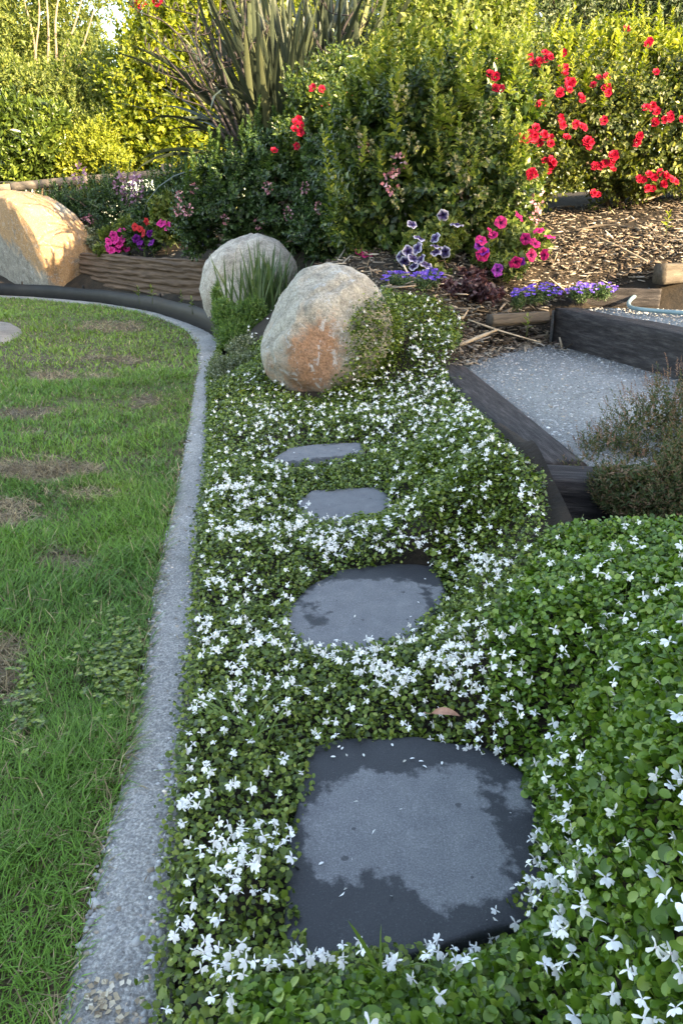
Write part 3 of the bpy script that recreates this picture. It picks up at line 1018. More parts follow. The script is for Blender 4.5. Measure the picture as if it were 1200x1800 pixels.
def ell_sample(lobes, n, lo=.78, hi=1.05, bump_a=.12, bump_f=11, inner=.9, gap=-.45):
    lobes = np.asarray(lobes, float)
    area = (lobes[:, 3] * lobes[:, 4] + lobes[:, 4] * lobes[:, 5] + lobes[:, 3] * lobes[:, 5])
    pick = rng.choice(len(lobes), int(n * 1.8), p=area / area.sum())
    u = rand_dir(len(pick))
    L = lobes[pick]
    f = rng.uniform(lo, hi, len(pick))
    P0 = L[:, :3] + u * L[:, 3:6]
    nz_ = noise3(P0, bump_f, 2, 1)
    f = f * (1 + bump_a * nz_)
    P = L[:, :3] + u * L[:, 3:6] * f[:, None]
    nr = norm(u / L[:, 3:6])
    keep = np.ones(len(P), bool)
    for i, l in enumerate(lobes):
        q = (((P - l[:3]) / l[3:6]) ** 2).sum(1)
        keep &= (q > inner ** 2 * lo ** 2) | (pick == i)
    keep &= nz_ > gap
    P, nr = P[keep][:n], nr[keep][:n]
    return P, nr


def sprigs(P, Dr, length, k, L, W, spread=(1.25, .35), T=LEAF4, TF=LEAF4F):
    n = len(P)
    j = np.tile(np.arange(k), n)
    t = j / max(k - 1, 1)
    i = np.repeat(np.arange(n), k)
    d = Dr[i]
    a = rand_dir(n)
    u = norm(np.cross(Dr, a))[i]
    v = np.cross(d, u)
    az = j * 2.4 + np.repeat(rng.uniform(0, 6.28, n), k) + rng.normal(0, .3, n * k)
    ln = np.repeat(np.broadcast_to(length, (n,)) * rng.uniform(.6, 1.3, n), k)
    base = P[i] - d * (ln * (1 - t))[:, None]
    ang = spread[0] * (1 - t) + spread[1] * t + rng.normal(0, .18, n * k)
    rad = u * np.cos(az)[:, None] + v * np.sin(az)[:, None]
    ld = d * np.cos(ang)[:, None] + rad * np.sin(ang)[:, None]
    ln_ = d * np.sin(ang)[:, None] - rad * np.cos(ang)[:, None]
    sz = np.repeat(rng.uniform(.8, 1.2, n), k) * rng.uniform(.75, 1.2, n * k) * (1 - .35 * t)
    return leaf_cloud(base, ld, ln_ + .25 * rand_dir(n * k), L * sz, W * sz, T, TF)


def shrub(name, label, cat, lobes, base, n, k, L, W, mat, sprig=.1, up=.35, wild=.5, stems=4, group=None, lo=.72, hi=1.06, fill=.35, bump_a=.14, T=LEAF4, TF=LEAF4F, spread=(1.25, .35), stem_r=.02, stem_mat='stem', spires=0, spire_len=.24, bump_f=11, gap=-.45, shoot_mat=None):
    lobes = np.asarray(lobes, float)
    b = np.asarray(base, float)
    r = root(name, b, label, cat, group)
    P, nr = ell_sample(lobes, n, lo, hi, bump_a, bump_f, gap=gap)
    D = norm(nr + np.array([0, 0, up]) + wild * rand_dir(len(P)))
    parts = [sprigs(P, D, sprig, k, L, W, spread, T, TF)]
    if spires:
        Ps, ns = ell_sample(lobes, spires * 3, .95, 1.08, bump_a, bump_f)
        Ps = Ps[ns[:, 2] > .15][:spires]
        Ds = norm(np.array([0, 0, 1.0]) + .28 * rand_dir(len(Ps)))
        ls_ = spire_len * rng.uniform(.5, 1.2, len(Ps))
        SV_, SF_ = sprigs(Ps + Ds * (ls_ * .7)[:, None], Ds, ls_, 30, L * 1.05, W * 1.1, (1.3, .5))
        tag(link('bright_shoots', mesh('bright_shoots', SV_ - b, SF_, [M[shoot_mat or mat]]), r), kind='stuff')  # upright shoots; on the main bush coloured to look sunlit
    nf = int(n * k * fill)
    if nf:
        Pi, ni = ell_sample(lobes, nf, .4, .8, .05, gap=-9)
        parts.append(leaf_cloud(Pi, rand_dir(len(Pi)), rand_dir(len(Pi)), L * 1.35, W * 1.35))
    V, F = join(parts)
    link('crown', mesh('crown', V - b, F, [M[mat]]), r)
    for s in range(stems):
        l = lobes[s % len(lobes)]
        tip = l[:3] + rng.uniform(-.4, .4, 3) * l[3:6] + np.array([0, 0, .3 * l[5]])
        mid = b * .45 + tip * .55 + rng.normal(0, .05, 3) * np.linalg.norm(tip - b)
        st_ = b + np.array([rng.normal(0, .04), rng.normal(0, .04), -.05])
        path = resample([st_, mid, tip], 9)
        tv, tf = tube(path, np.linspace(stem_r, stem_r * .3, 9), 6)
        link('stem', mesh('stem', tv - b, tf, [M[stem_mat]], smooth=True), r)
    return r, lobes


def hit_lobes(lobes, px, py):
    """front surface of a bush where a view ray meets it (nearest approach if it misses)"""
    lobes = np.asarray(lobes, float)
    r = ray(px, py); o = np.array([0, 0, HC])
    best = None
    for l in lobes:
        q = (o - l[:3]) / l[3:6]; d = r / l[3:6]
        A = d @ d; B = 2 * q @ d; C = q @ q - 1
        D = B * B - 4 * A * C
        if D >= 0:
            t = (-B - math.sqrt(D)) / (2 * A)
            if t > 0 and (best is None or t < best):
                best = t
    if best is None:
        tt = [((l[:3] - o) @ r) / (r @ r) for l in lobes]
        dd = [np.linalg.norm(o + r * t - l[:3]) for t, l in zip(tt, lobes)]
        best = tt[int(np.argmin(dd))]
    return o + r * best


def lobe(px, py, Y, rx, ry, rz):
    """an ellipsoid of foliage centred where a pixel's ray is Y metres ahead; radii in metres"""
    c = at_y(px, py, Y)
    return (*c, rx, ry, rz)


def place(name, me, parent, P, D, up, s, jitter=.0):
    """a part with shared mesh data at P, local y along D"""
    D = norm(np.asarray(D, float)); up = np.asarray(up, float)
    R = frames(D[None], up[None])[0]
    o = bpy.data.objects.new(name, me)
    COL.objects.link(o)
    o.parent = parent
    m = Matrix([[*(R[i] * s), 0] for i in range(3)] + [[0, 0, 0, 1]])
    m.translation = Vector(np.asarray(P, float) - np.array(parent.location))
    o.matrix_local = m
    return o

# ------------------------------------------------------------------ flowering ground cover
carpet_px = [(200, 2050), (262, 1800), (303, 1600), (316, 1400), (336, 1200), (348, 1080), (353, 950), (364, 830), (360, 695), (368, 620), (385, 605), (430, 585), (455, 545), (495, 520), (500, 690), (560, 702), (605, 645), (610, 560), (640, 528), (680, 515), (765, 520), (815, 565), (795, 620), (778, 640), (830, 720), (900, 790), (957, 838), (962, 930), (1000, 925), (860, 1090), (870, 1300), (940, 1420), (960, 1600), (850, 1680), (760, 1700), (600, 1710), (520, 1730), (430, 1710), (400, 2050)]
mound_px = [(962, 930), (1000, 920), (1100, 915), (1400, 900), (1700, 1300), (1700, 2400), (400, 2400), (400, 1745), (430, 1705), (520, 1725), (600, 1708), (760, 1695), (850, 1675), (960, 1600), (945, 1430), (870, 1300), (855, 1100)]


def not_on_stone(x, y, margin):
    ok = np.ones(x.shape, bool)
    wob = .016 * noise3(np.stack([x, y, 0 * x], -1), 45, 2, 5)
    for s in stones:
        ok &= poly_dist(x, y, s) < margin + wob
    return ok


def tuft_z(x, y):
    P = np.stack([x, y, 0 * x], -1)
    return tps(x, y) + .012 * noise3(P, 20, 2, 7) + .007 * noise3(P, 55, 2, 8)


def cover(x0, x1, y0, y1, dens, poly_px, depth):
    n = int((x1 - x0) * (y1 - y0) * dens)
    x = rng.uniform(x0, x1, n); y = rng.uniform(y0, y1, n)
    ok = not_on_stone(x, y, .010) & ~in_poly(x, y, hard_poly) & (poly_dist(x, y, landing_poly) < .07)
    x, y = x[ok], y[ok]
    z = tuft_z(x, y) - depth * rng.uniform(0, 1, len(x)) ** 1.3
    px, py, _ = project(np.stack([x, y, z], -1))
    k = in_poly(px + rng.normal(0, 5, len(px)), py + rng.normal(0, 5, len(px)), poly_px)
    return np.stack([x, y, z], -1)[k]


def edge_spill(n):
    """leaves hanging over the concrete strip and the beam"""
    i = rng.uniform(0, 62, n); i0 = i.astype(int)
    p = strip_r[i0] + (strip_r[i0 + 1] - strip_r[i0]) * (i - i0)[:, None]
    p = p + np.c_[rng.normal(-.004, .010, n), rng.normal(0, .01, n), rng.uniform(.004, .03, n)]
    return p


def up_leaves(P, size, tilt, elong=1.0, T=ROUND, TF=ROUNDF):
    n = len(P)
    nr = norm(np.array([0, 0, 1.0]) + tilt * rand_dir(n))
    D = norm(np.cross(nr, rand_dir(n)))
    L = size * np.exp(rng.normal(0, .25, n))
    return leaf_cloud(P - D * (L * .5)[:, None], D, nr, L * elong, L * rng.uniform(.75, 1, n), T, TF)


P = np.concatenate([cover(-.6, 1.1, .35, 1.35, 62000, carpet_px, .035), cover(-.7, 1.1, 1.35, 2.4, 42000, carpet_px, .035), cover(-.9, 1.2, 2.4, 4.4, 26000, carpet_px, .035), cover(.2, .66, 1.5, 2.4, 60000, carpet_px, .06), edge_spill(5000)])
print('carpet leaves', len(P))
sz = np.interp(P[:, 1], [.8, 2, 3.5], [.0070, .0083, .0105])
# it also creeps up the flank of the nearest boulder
bo = [o for o in S.objects if o.name == 'boulder'][0]
bv = np.empty(len(bo.data.vertices) * 3); bo.data.vertices.foreach_get('co', bv)
bn = np.empty_like(bv); bo.data.vertices.foreach_get('normal', bn)
bv = bv.reshape(-1, 3) + np.array(bo.location); bn = bn.reshape(-1, 3)
ii = rng.integers(0, len(bv), 60000)
cp = bv[ii] + bn[ii] * rng.uniform(.0, .05, (len(ii), 1)) + rng.normal(0, .006, (len(ii), 3))
qx, qy, _ = project(cp)
kk_ = in_poly(qx + rng.normal(0, 7, len(qx)), qy + rng.normal(0, 7, len(qy)), [(690, 500), (668, 518), (638, 532), (616, 565), (610, 640), (585, 680), (560, 712), (740, 720), (760, 500)]) & (bn[ii, 1] < .5)
cp = cp[kk_][:7000]
creep = cp
P = np.concatenate([P, cp]); sz = np.concatenate([sz, np.full(len(cp), .0105)])
V, F = up_leaves(P, sz, .85)
carpet = link('ground_cover', mesh('ground_cover', V, F, [M['carpet_leaf']]))
tag(carpet, 'low dark green ground cover spread with white flowers between the stepping stones', 'ground cover', kind='stuff')
P = np.concatenate([cover(-.5, 1.6, .28, 2.1, 98000, mound_px, .05), cover(.2, 1.0, .28, .85, 90000, mound_px, .06)])
print('mound leaves', len(P))
nearm = P[:, 1] < .95
Va, Fa = up_leaves(P[nearm], .0080, .9, 1.15, OVAL, OVALF)
Vb, Fb = up_leaves(P[~nearm], .0082, .9, 1.15)
V, F = join([(Va, Fa), (Vb, Fb)])
mound = link('ground_cover', mesh('ground_cover', V, F, [M['mound_leaf']]))
tag(mound, 'tall bright green mound of ground cover with fewer flowers near the camera', 'ground cover', kind='stuff')
# trailing stems poking up through the mound
parts = []
for p in P[rng.choice(len(P), 260, replace=False)]:
    d = norm(np.array([rng.normal(0, .6), rng.normal(0, .6), 1.0])) * rng.uniform(.015, .04)
    parts.append(tube([p, p + d * .6, p + d + np.array([0, 0, -.004])], [.0007, .0006, .0004], 3, False))
V, F = join(parts)
tag(link('stem', mesh('stem', V, F, [M['green_stem']]), mound), kind='stuff')


def pratia():
    """five petals: three broad ones forward, two narrow ones swept back"""
    V = []; F3 = []; F4 = []; mi = []
    for a, L, W in ((-.7, .58, .27), (0, .62, .29), (.7, .58, .27), (2.2, .56, .15), (-2.2, .56, .15)):
        b = len(V)
        for y, x, z in ((.04, -.12, 0), (.04, .12, 0), (.45, -.5, .07), (.45, .5, .07), (.8, -.46, .04), (.8, .46, .04), (1, 0, -.06)):
            X, Y = x * W, y * L
            V.append((X * math.cos(a) + Y * math.sin(a), -X * math.sin(a) + Y * math.cos(a), z * .6 + .05))
        F4 += [(b, b + 1, b + 3, b + 2), (b + 2, b + 3, b + 5, b + 4)]
        F3 += [(b + 4, b + 5, b + 6)]
    b = len(V)
    V += [(-.06, -.06, .05), (.06, -.06, .05), (.05, .06, .09), (-.05, .06, .09), (0, -.1, -.3)]
    F4 += [(b, b + 1, b + 2, b + 3)]
    F3 += [(b, b + 4, b + 1), (b + 1, b + 4, b + 2), (b + 3, b + 4, b)]
    return np.array(V), [np.array(F4), np.array(F3)], np.array([0] * 10 + [1] + [0] * 8)


FV, FF, FMI = pratia()
fl_blobs = [  # px, py, rx, ry, weight : where the white flowers gather
    (430, 850, 70, 45, 1.5), (420, 940, 60, 35, 1.2), (560, 935, 120, 22, 1.5), (690, 890, 35, 30, 1.0), (480, 735, 90, 35, .9), (680, 720, 80, 50, 1.3), (740, 640, 60, 60, .9), (690, 570, 60, 40, .45),
    (800, 700, 50, 40, 1.2), (860, 800, 60, 40, .3), (650, 960, 120, 18, 1.0), (420, 1110, 70, 30, 1.3), (520, 1180, 120, 35, .9), (700, 1180, 130, 45, 1.2), (820, 1150, 60, 60, 1.1), (400, 1200, 60, 60, .7),
    (380, 1400, 55, 60, .6), (410, 1500, 60, 60, 1.0), (420, 1600, 60, 60, .8), (420, 1690, 60, 30, .9), (600, 1690, 120, 18, .9), (850, 1650, 110, 25, 1.2), (880, 1290, 60, 50, .8), (950, 1420, 50, 60, .9), (1000, 1540, 50, 60, 1.0), (830, 990, 60, 30, .7), (430, 1040, 60, 40, .35), (355, 1150, 15, 200, .6), (330, 1450, 20, 150, .5)]


def flower_px(poly, n, base):
    out = []
    while len(out) < n:
        c = rng.uniform([250, 500], [1250, 1850], (20000, 2))
        w = np.full(len(c), base)
        for bx, by, rx, ry, ww in fl_blobs:
            w += ww * np.exp(-((c[:, 0] - bx) / rx) ** 2 - ((c[:, 1] - by) / ry) ** 2)
        w *= np.interp(c[:, 1], [500, 700, 900, 1200, 1800], [3.6, 2.9, 1.9, .85, .42])
        w *= .55 + .6 * noise3(np.c_[c * .02, 0 * c[:, 0]], 2.2, 2, 9)
        ok = (rng.random(len(c)) < w * .32) & in_poly(c[:, 0], c[:, 1], poly)
        out += list(c[ok])
    out = np.array(out)
    return out[rng.permutation(len(out))[:n]]


def flowers(parent, px, n_parts, size, lift):
    P = hit_bed(px[:, 0], px[:, 1], .004)
    P = P[~np.isnan(P[:, 0])]
    P = P[not_on_stone(P[:, 0], P[:, 1], .012) & ~in_poly(P[:, 0], P[:, 1], hard_poly) & ~in_poly(P[:, 0], P[:, 1], landing_poly)]
    P[:, 2] = tuft_z(P[:, 0], P[:, 1]) + rng.uniform(0, lift, len(P))
    if parent is carpet:
        P = np.concatenate([P, creep[rng.choice(len(creep), 70, replace=False)] + np.array([0, -.02, .006])])
    order = np.argsort(np.linalg.norm(P - np.array([0, 0, HC]), axis=1))
    P = P[order]
    n = len(P)
    nr = norm(np.array([0, -.35, .9]) + .85 * rand_dir(n))
    az = rng.uniform(0, 6.28, n)
    D = norm(np.stack([.9 * np.cos(az), .9 * np.sin(az) - .5, np.full(n, -.25)], -1))
    D = norm(D - nr * (D * nr).sum(1)[:, None])
    R = frames(D, nr)
    s = size * rng.uniform(.7, 1.2, n) * np.interp(P[:, 1], [.9, 2.2, 3.5], [1.0, 1.12, 1.3])
    meshes = []
    for v in range(6):
        W = FV * (1 + rng.normal(0, .07, FV.shape)) + rng.normal(0, .012, FV.shape)
        meshes.append(mesh('flower', W, FF, [M['white_petal'], M['petal_core']], mi=FMI))
    for i in range(min(n_parts, n)):
        o = bpy.data.objects.new('flower', meshes[i % 6])
        COL.objects.link(o)
        o.parent = parent
        m = Matrix([[*(R[i][r] * s[i]), P[i][r]] for r in range(3)] + [[0, 0, 0, 1]])
        o.matrix_local = m
    if n > n_parts:
        k = slice(n_parts, n)
        V, F = inst(FV, FF, P[k], R[k], s[k])
        m = n - n_parts
        mi = np.concatenate([np.tile(FMI[:11], m), np.tile(FMI[11:], m)])
        tag(link('flower', mesh('flower', V, F, [M['white_petal'], M['petal_core']], mi=mi), parent), kind='stuff')
    return n


print('flowers', flowers(carpet, flower_px(carpet_px, 2600, .2), 225, .0136, .012), flowers(mound, flower_px(mound_px, 210, .13), 75, .0146, .012))
# buds and spent petals on the carpet
B = hit_bed(*flower_px(carpet_px, 260, .3).T, .006); B = B[~np.isnan(B[:, 0])]
V, F = leaf_cloud(B + np.array([0, 0, .008]), rand_dir(len(B)), rand_dir(len(B)), rng.uniform(.005, .010, len(B)), .0035)
tag(link('petal', mesh('petal', V, F, [M['white_petal']]), carpet), kind='stuff')

# ------------------------------------------------------------------ lawn grass
BL = np.array([(-.5, 0, 0), (.5, 0, 0), (-.42, .45, .08), (.42, .45, .08), (0, 1, .42)])
BLF = [np.array([[0, 1, 3, 2]]), np.array([[2, 3, 4]])]
bare = [(35, 725, 75, 14, 1), (95, 664, 45, 11, 1), (262, 706, 42, 15, .9), (60, 832, 130, 26, 1), (25, 905, 60, 30, .9), (108, 992, 55, 26, 1), (10, 1180, 45, 75, .9), (168, 629, 45, 8, .8), (225, 634, 28, 8, .7), (200, 578, 65, 12, .6), (185, 664, 70, 9, .5), (60, 760, 40, 10, .5), (40, 1290, 30, 40, .5), (150, 870, 90, 14, .4)]


def bareness(px, py):
    b = np.zeros(px.shape)
    wob = .25 * noise3(np.c_[px * .03, py * .06, 0 * px], 1.5, 2, 4)
    for x, y, rx, ry, a in bare:
        b = np.maximum(b, a * np.clip(1.7 * (.95 + 1.6 * wob - np.sqrt(((px - x) / rx) ** 2 + ((py - y) / ry) ** 2)), 0, 1))
    return b


def blades(x0, x1, y0, y1, n, wmm, L):
    x = rng.uniform(x0, x1, n); y = rng.uniform(y0, y1, n)
    P = np.c_[x, y, np.full(n, -.008)]
    ok = in_poly(x, y, lawn_poly)
    P = P[ok]
    px, py, _ = project(P)
    b = bareness(px, py)
    k = rng.random(len(P)) > b * .88
    P, px, py, b = P[k], px[k], py[k], b[k]
    k = ~in_poly(px, py, [(-300, 556), (0, 564), (25, 571), (40, 582), (25, 593), (0, 602), (-300, 620)])
    P, px, py, b = P[k], px[k], py[k], b[k]
    n = len(P)
    ed = poly_dist(P[:, 0], P[:, 1], lawn_poly)
    cl = noise3(P, 5, 2, 3); cl2 = noise3(P, 13, 2, 6)
    ln = L * (.75 + .35 * np.clip(cl, -1, 1) + .3 * cl2) * rng.uniform(.55, 1.25, n)
    ln = np.clip(ln, .2 * L, 1.6 * L) * (1 - .5 * b)
    swirl = 2.2 * noise3(P, 2.2, 2, 12) + rng.normal(0, 1.9, n)
    lean = rng.uniform(.15, 1.1, n) + .9 * b
    D = norm(np.stack([np.cos(swirl) * lean, np.sin(swirl) * lean, np.ones(n)], -1))
    nr = norm(-np.stack([np.cos(swirl), np.sin(swirl), np.full(n, -.3)], -1) + .5 * rand_dir(n))
    # bend hangs along the lean
    R = frames(D, -nr)
    V, F = inst(BL, BLF, P, R, np.stack([wmm * .001 * rng.uniform(.7, 1.3, n), ln, ln], -1))
    green = np.array([.105, .225, .026]); lime = np.array([.21, .31, .04]); deep = np.array([.06, .15, .024]); straw = np.array([.42, .34, .2]); brown = np.array([.17, .12, .07])
    t = np.clip(.5 + .55 * noise3(P, 3.3, 2, 15), 0, 1)[:, None]
    c = deep * (1 - t) + green * t
    yl = np.exp(-((px - 205) / 70) ** 2 - ((py - 870) / 32) ** 2) + .75 * np.exp(-((py - 600) / 90) ** 2) * (py < 720)
    yl = np.clip(yl * .5 + .25 * noise3(P, 4, 2, 17), 0, .9)[:, None]
    c = c * (1 - yl) + lime * yl
    r = rng.random(n)
    dry = r < .06 + .75 * b + .35 * np.exp(-(ed / .02) ** 2)
    mixs = rng.random((n, 1))
    c = np.where(dry[:, None], straw * mixs + brown * (1 - mixs), c)
    c = c * rng.uniform(.75, 1.3, (n, 1))
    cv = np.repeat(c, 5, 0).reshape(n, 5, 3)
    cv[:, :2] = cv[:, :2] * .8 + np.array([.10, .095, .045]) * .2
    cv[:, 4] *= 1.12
    return V, F, cv.reshape(-1, 3)


def thatch(n, x0, x1, y0, y1, L, wmm):
    """dead straw lying in the worn patches"""
    P = np.c_[rng.uniform(x0, x1, n * 6), rng.uniform(y0, y1, n * 6), np.zeros(n * 6)]
    P = P[in_poly(P[:, 0], P[:, 1], lawn_poly)]
    px, py, _ = project(P)
    b = bareness(px, py)
    P = P[rng.random(len(P)) < b * .9][:n]
    n = len(P)
    P[:, 2] = rng.uniform(-.006, .008, n)
    D = rand_dir(n); D[:, 2] = np.abs(D[:, 2]) * .3
    R = frames(D, np.array([0, 0, 1.0]) + .5 * rand_dir(n))
    ln = L * rng.uniform(.4, 1.3, n)
    V, F = inst(BL, BLF, P, R, np.stack([wmm * .001 * rng.uniform(.6, 1.2, n), ln, ln * .4], -1))
    t = rng.random((n, 1))
    t2 = np.clip(.5 + noise3(P, 3, 2, 21), 0, 1)[:, None]
    c = (np.array([.45, .36, .21]) * t + np.array([.15, .10, .06]) * (1 - t)) * (.45 + .7 * t2)
    return V, F, np.repeat(c, 5, 0)


gs = [blades(-1.1, .1, .3, 1.1, 66000, 1.9, .048), blades(-1.6, 0, 1.1, 2.3, 70000, 2.3, .047), blades(-2.9, 0, 2.3, 4.2, 70000, 3.2, .042), blades(-5.5, 0, 4.2, 9.6, 76000, 5.8, .042)]
gs += [thatch(9000, -1.6, 0, .35, 1.3, .03, 1.7), thatch(14000, -1.6, 0, 1.1, 2.6, .032, 2.2), thatch(14000, -3.5, 0, 2.3, 6.5, .045, 3.5)]
V, F = join([(g[0], g[1]) for g in gs])
C = np.concatenate([g[2] for g in gs])
print('blades', len(V) // 5)
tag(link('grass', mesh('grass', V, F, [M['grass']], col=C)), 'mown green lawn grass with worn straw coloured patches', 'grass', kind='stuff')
# clover among the grass
q = rng.normal([205, 1165], [26, 40], (330, 2)); q = np.concatenate([q, rng.normal([45, 1230], [22, 30], (70, 2))])
p = zs(q, .02); p = p[poly_dist(p[:, 0], p[:, 1], lawn_poly) > -.01]
n = len(p); p[:, 2] = rng.uniform(.008, .03, n)
parts = []
for a in (0, 2.09, 4.19):
    az = a + rng.uniform(0, 6.28, n) * 0 + np.arange(n)
    D = np.stack([np.cos(az), np.sin(az), np.full(n, .1)], -1)
    parts.append(leaf_cloud(p, D, np.array([0, 0, 1.0]) + .35 * rand_dir(n), .0068, .0072, ROUND, ROUNDF))
V, F = join(parts)
tag(link('clover', mesh('clover', V, F, [M['carpet_leaf']])), 'patch of round leaved clover in the lawn beside the concrete strip', 'clover', kind='stuff')
# dry clippings on the concrete
i = rng.uniform(0, 60, 150) ** 1.0; i0 = i.astype(int); u = rng.beta(.45, .6, 150)[:, None]
p = strip_l[i0] * (1 - u) + strip_r[i0] * u; p[:, 2] = .006
D = rand_dir(150); D[:, 2] *= .1
V, F = leaf_cloud(p, D, np.array([0, 0, 1.0]) + .3 * rand_dir(150), rng.uniform(.008, .028, 150), .0022)
q = rng.normal([195, 1760], [28, 22], (60, 2)); p2 = zs(q, .006); D2 = rand_dir(60); D2[:, 2] *= .2
V2, F2 = leaf_cloud(p2, D2, np.array([0, 0, 1.0]) + .4 * rand_dir(60), .008, .006)
V, F = join([(V, F), (V2, F2)])
M['clipping'] = leaf_mat('clipping', [(0, (.16, .12, .08)), (.6, (.35, .29, .2)), (1, (.6, .56, .48))], .8, 0)
tag(link('clippings', mesh('clippings', V, F, [M['clipping']])), 'dry clippings and petals scattered on the concrete strip', 'clippings', kind='stuff')
q = np.array([(742, 1345), (720, 1334), (776, 1344), (690, 1312), (818, 1302), (735, 1338), (708, 1340), (600, 1318), (590, 1330), (660, 1680), (720, 1085), (733, 1057), (640, 1330), (560, 1520), (905, 1560)])
p = zs(q, STZ + .003); D = rand_dir(len(p)); D[:, 2] = 0
V, F = leaf_cloud(p, D, np.array([0, 0, 1.0]) + .2 * rand_dir(len(p)), .008, .0035, LEAF6, LEAF6F)
tag(link('fallen_petals', mesh('fallen_petals', V, F, [M['white_petal']])), 'fallen white petals lying on the stepping stones', 'petals', kind='stuff')

# ------------------------------------------------------------------ bark mulch
mulch_px = [(495, 525), (515, 440), (560, 380), (800, 400), (900, 350), (960, 300), (1100, 300), (1400, 270), (1400, 470), (1165, 485), (1000, 520), (965, 540), (962, 600), (1003, 616), (800, 645), (775, 605), (800, 560), (760, 512), (680, 505), (640, 520)]
CV = np.array([(-.5, 0, -.5), (.5, .05, -.5), (.5, 0, .5), (-.5, .04, .5), (-.35, 1, -.3), (.3, .93, -.4), (.25, .97, .5), (-.4, .9, .6)])
CF = [np.array([[0, 1, 2, 3], [4, 7, 6, 5], [0, 4, 5, 1], [1, 5, 6, 2], [2, 6, 7, 3], [3, 7, 4, 0]])]


def chips(n, x0, x1, y0, y1, poly, big=1.0):
    x = rng.uniform(x0, x1, n); y = rng.uniform(y0, y1, n)
    ok = (poly_dist(x, y, landing_poly) < .10 * rng.random(n) ** 2) & ~in_poly(x, y, upper_poly) & ~in_poly(x, y, hard_poly)
    x, y = x[ok], y[ok]
    zz = bed(x, y)
    zz = np.where(in_poly(x, y, landing_poly), np.maximum(zz, ZL - .008), zz)
    P = np.c_[x, y, zz + rng.uniform(-.002, .02, len(x))]
    px, py, _ = project(P)
    P = P[in_poly(px, py, poly)]
    n = len(P)
    D = rand_dir(n); D[:, 2] *= .22
    sl = np.array([0, -.25, 1.0])
    R = frames(D, sl + .35 * rand_dir(n))
    L = .030 * big * np.exp(rng.normal(0, .5, n))
    W = np.clip(L * rng.uniform(.10, .32, n), .003, .014)
    V, F = inst(CV, CF, P, R, np.stack([W, L, W * rng.uniform(.2, .5, n)], -1))
    pal = np.array([(.24, .19, .14), (.20, .175, .15), (.085, .065, .05), (.035, .026, .02), (.36, .31, .25), (.13, .095, .07)])
    c = pal[rng.choice(6, n, p=[.22, .2, .2, .16, .08, .14])] * rng.uniform(.8, 1.2, (n, 1))
    return V, F, np.repeat(c, len(CV), 0)


gs = [chips(9000, .8, 2.6, 3.9, 5.2, mulch_px), chips(15000, -.8, 3.3, 3.5, 6.0, mulch_px), chips(4500, .35, 1.3, 3.3, 4.4, mulch_px, 1.0), chips(3000, -3.5, .2, 4.8, 10, [(170, 455), (230, 385), (520, 385), (540, 440), (500, 520), (350, 462)], 1.6)]
V, F = join([(g[0], g[1]) for g in gs])
tag(link('bark_mulch', mesh('bark_mulch', V, F, [M['chip']], col=np.concatenate([g[2] for g in gs]))), 'loose bark chips covering the bank above the steps', 'bark mulch', kind='stuff')


def stick(pts, r, mat, label, cat='stick', name='stick'):
    p = np.array([at_y(*q) for q in pts])
    p = resample(p, 12); c = p[0].copy()
    V, F = tube(p - c, r * (1 + .25 * noise3(p, 40, 2)), 6)
    return tag(link(name, mesh(name, V, F, [mat]), loc=tuple(c)), label, cat)


M['straw_wood'] = plain_mat('split_wood', [(.3, (.2, .15, .1)), (.7, (.42, .34, .25))], 8, .9, .4, .003, .2, (3, 3, 3))
stick([(822, 562, 3.95), (880, 582, 3.88), (950, 602, 3.85)], .0045, M['straw_wood'], 'long thin stick lying across the bark beside the pebbled landing')
stick([(806, 607, 3.62), (838, 594, 3.66), (872, 580, 3.7)], .008, M['straw_wood'], 'thick pale split branch on the bark at the corner of the landing')
stick([(1050, 417, 5.05), (1095, 438, 4.85), (1137, 460, 4.65)], .006, M['straw_wood'], 'pale bark strip lying on the sunlit mulch above the hose')
stick([(1130, 352, 5.6), (1165, 340, 5.7), (1205, 322, 5.8)], .008, M['straw_wood'], 'thin bare twig below the lowest red roses')
stick([(1010, 405, 5.2), (1060, 396, 5.25), (1110, 400, 5.15)], .008, M['weathered'], 'grey stick on the sunlit mulch near the foot of the rose bush')
stick([(790, 545, 4.05), (810, 560, 4.0), (822, 545, 4.05)], .005, M['straw_wood'], 'small forked twig beside the dark purple plant')
stick([(345, 445, 7.4), (380, 428, 7.5), (415, 408, 7.6)], .009, M['weathered'], 'grey branch lying on the mulch behind the rounded boulder')
stick([(600, 470, 5.0), (650, 455, 5.1), (690, 462, 5.05)], .006, M['straw_wood'], 'thin stick on the shaded mulch behind the rusty boulder')

# ------------------------------------------------------------------ hose
p = resample(np.array([at_y(*q) for q in [(1330, 440, 4.9), (1260, 464, 4.75), (1200, 488, 4.68), (1130, 513, 4.58), (1105, 530, 4.42), (1112, 543, 4.18), (1150, 549, 4.04), (1200, 554, 3.93), (1300, 564, 3.75)]]), 70)
p[:, 2] = np.maximum(p[:, 2], ZU + .008)
M['hose'] = plain_mat('hose_rubber', [(.3, (.13, .20, .22)), (.7, (.19, .28, .30))], 6, .35, .05, .001, .5)
c = p[0].copy()
V, F = tube(p - c, .0115, 10)
tag(link('garden_hose', mesh('garden_hose', V, F, [M['hose']], smooth=True), loc=tuple(c)), 'grey blue garden hose curled on the upper step', 'hose')

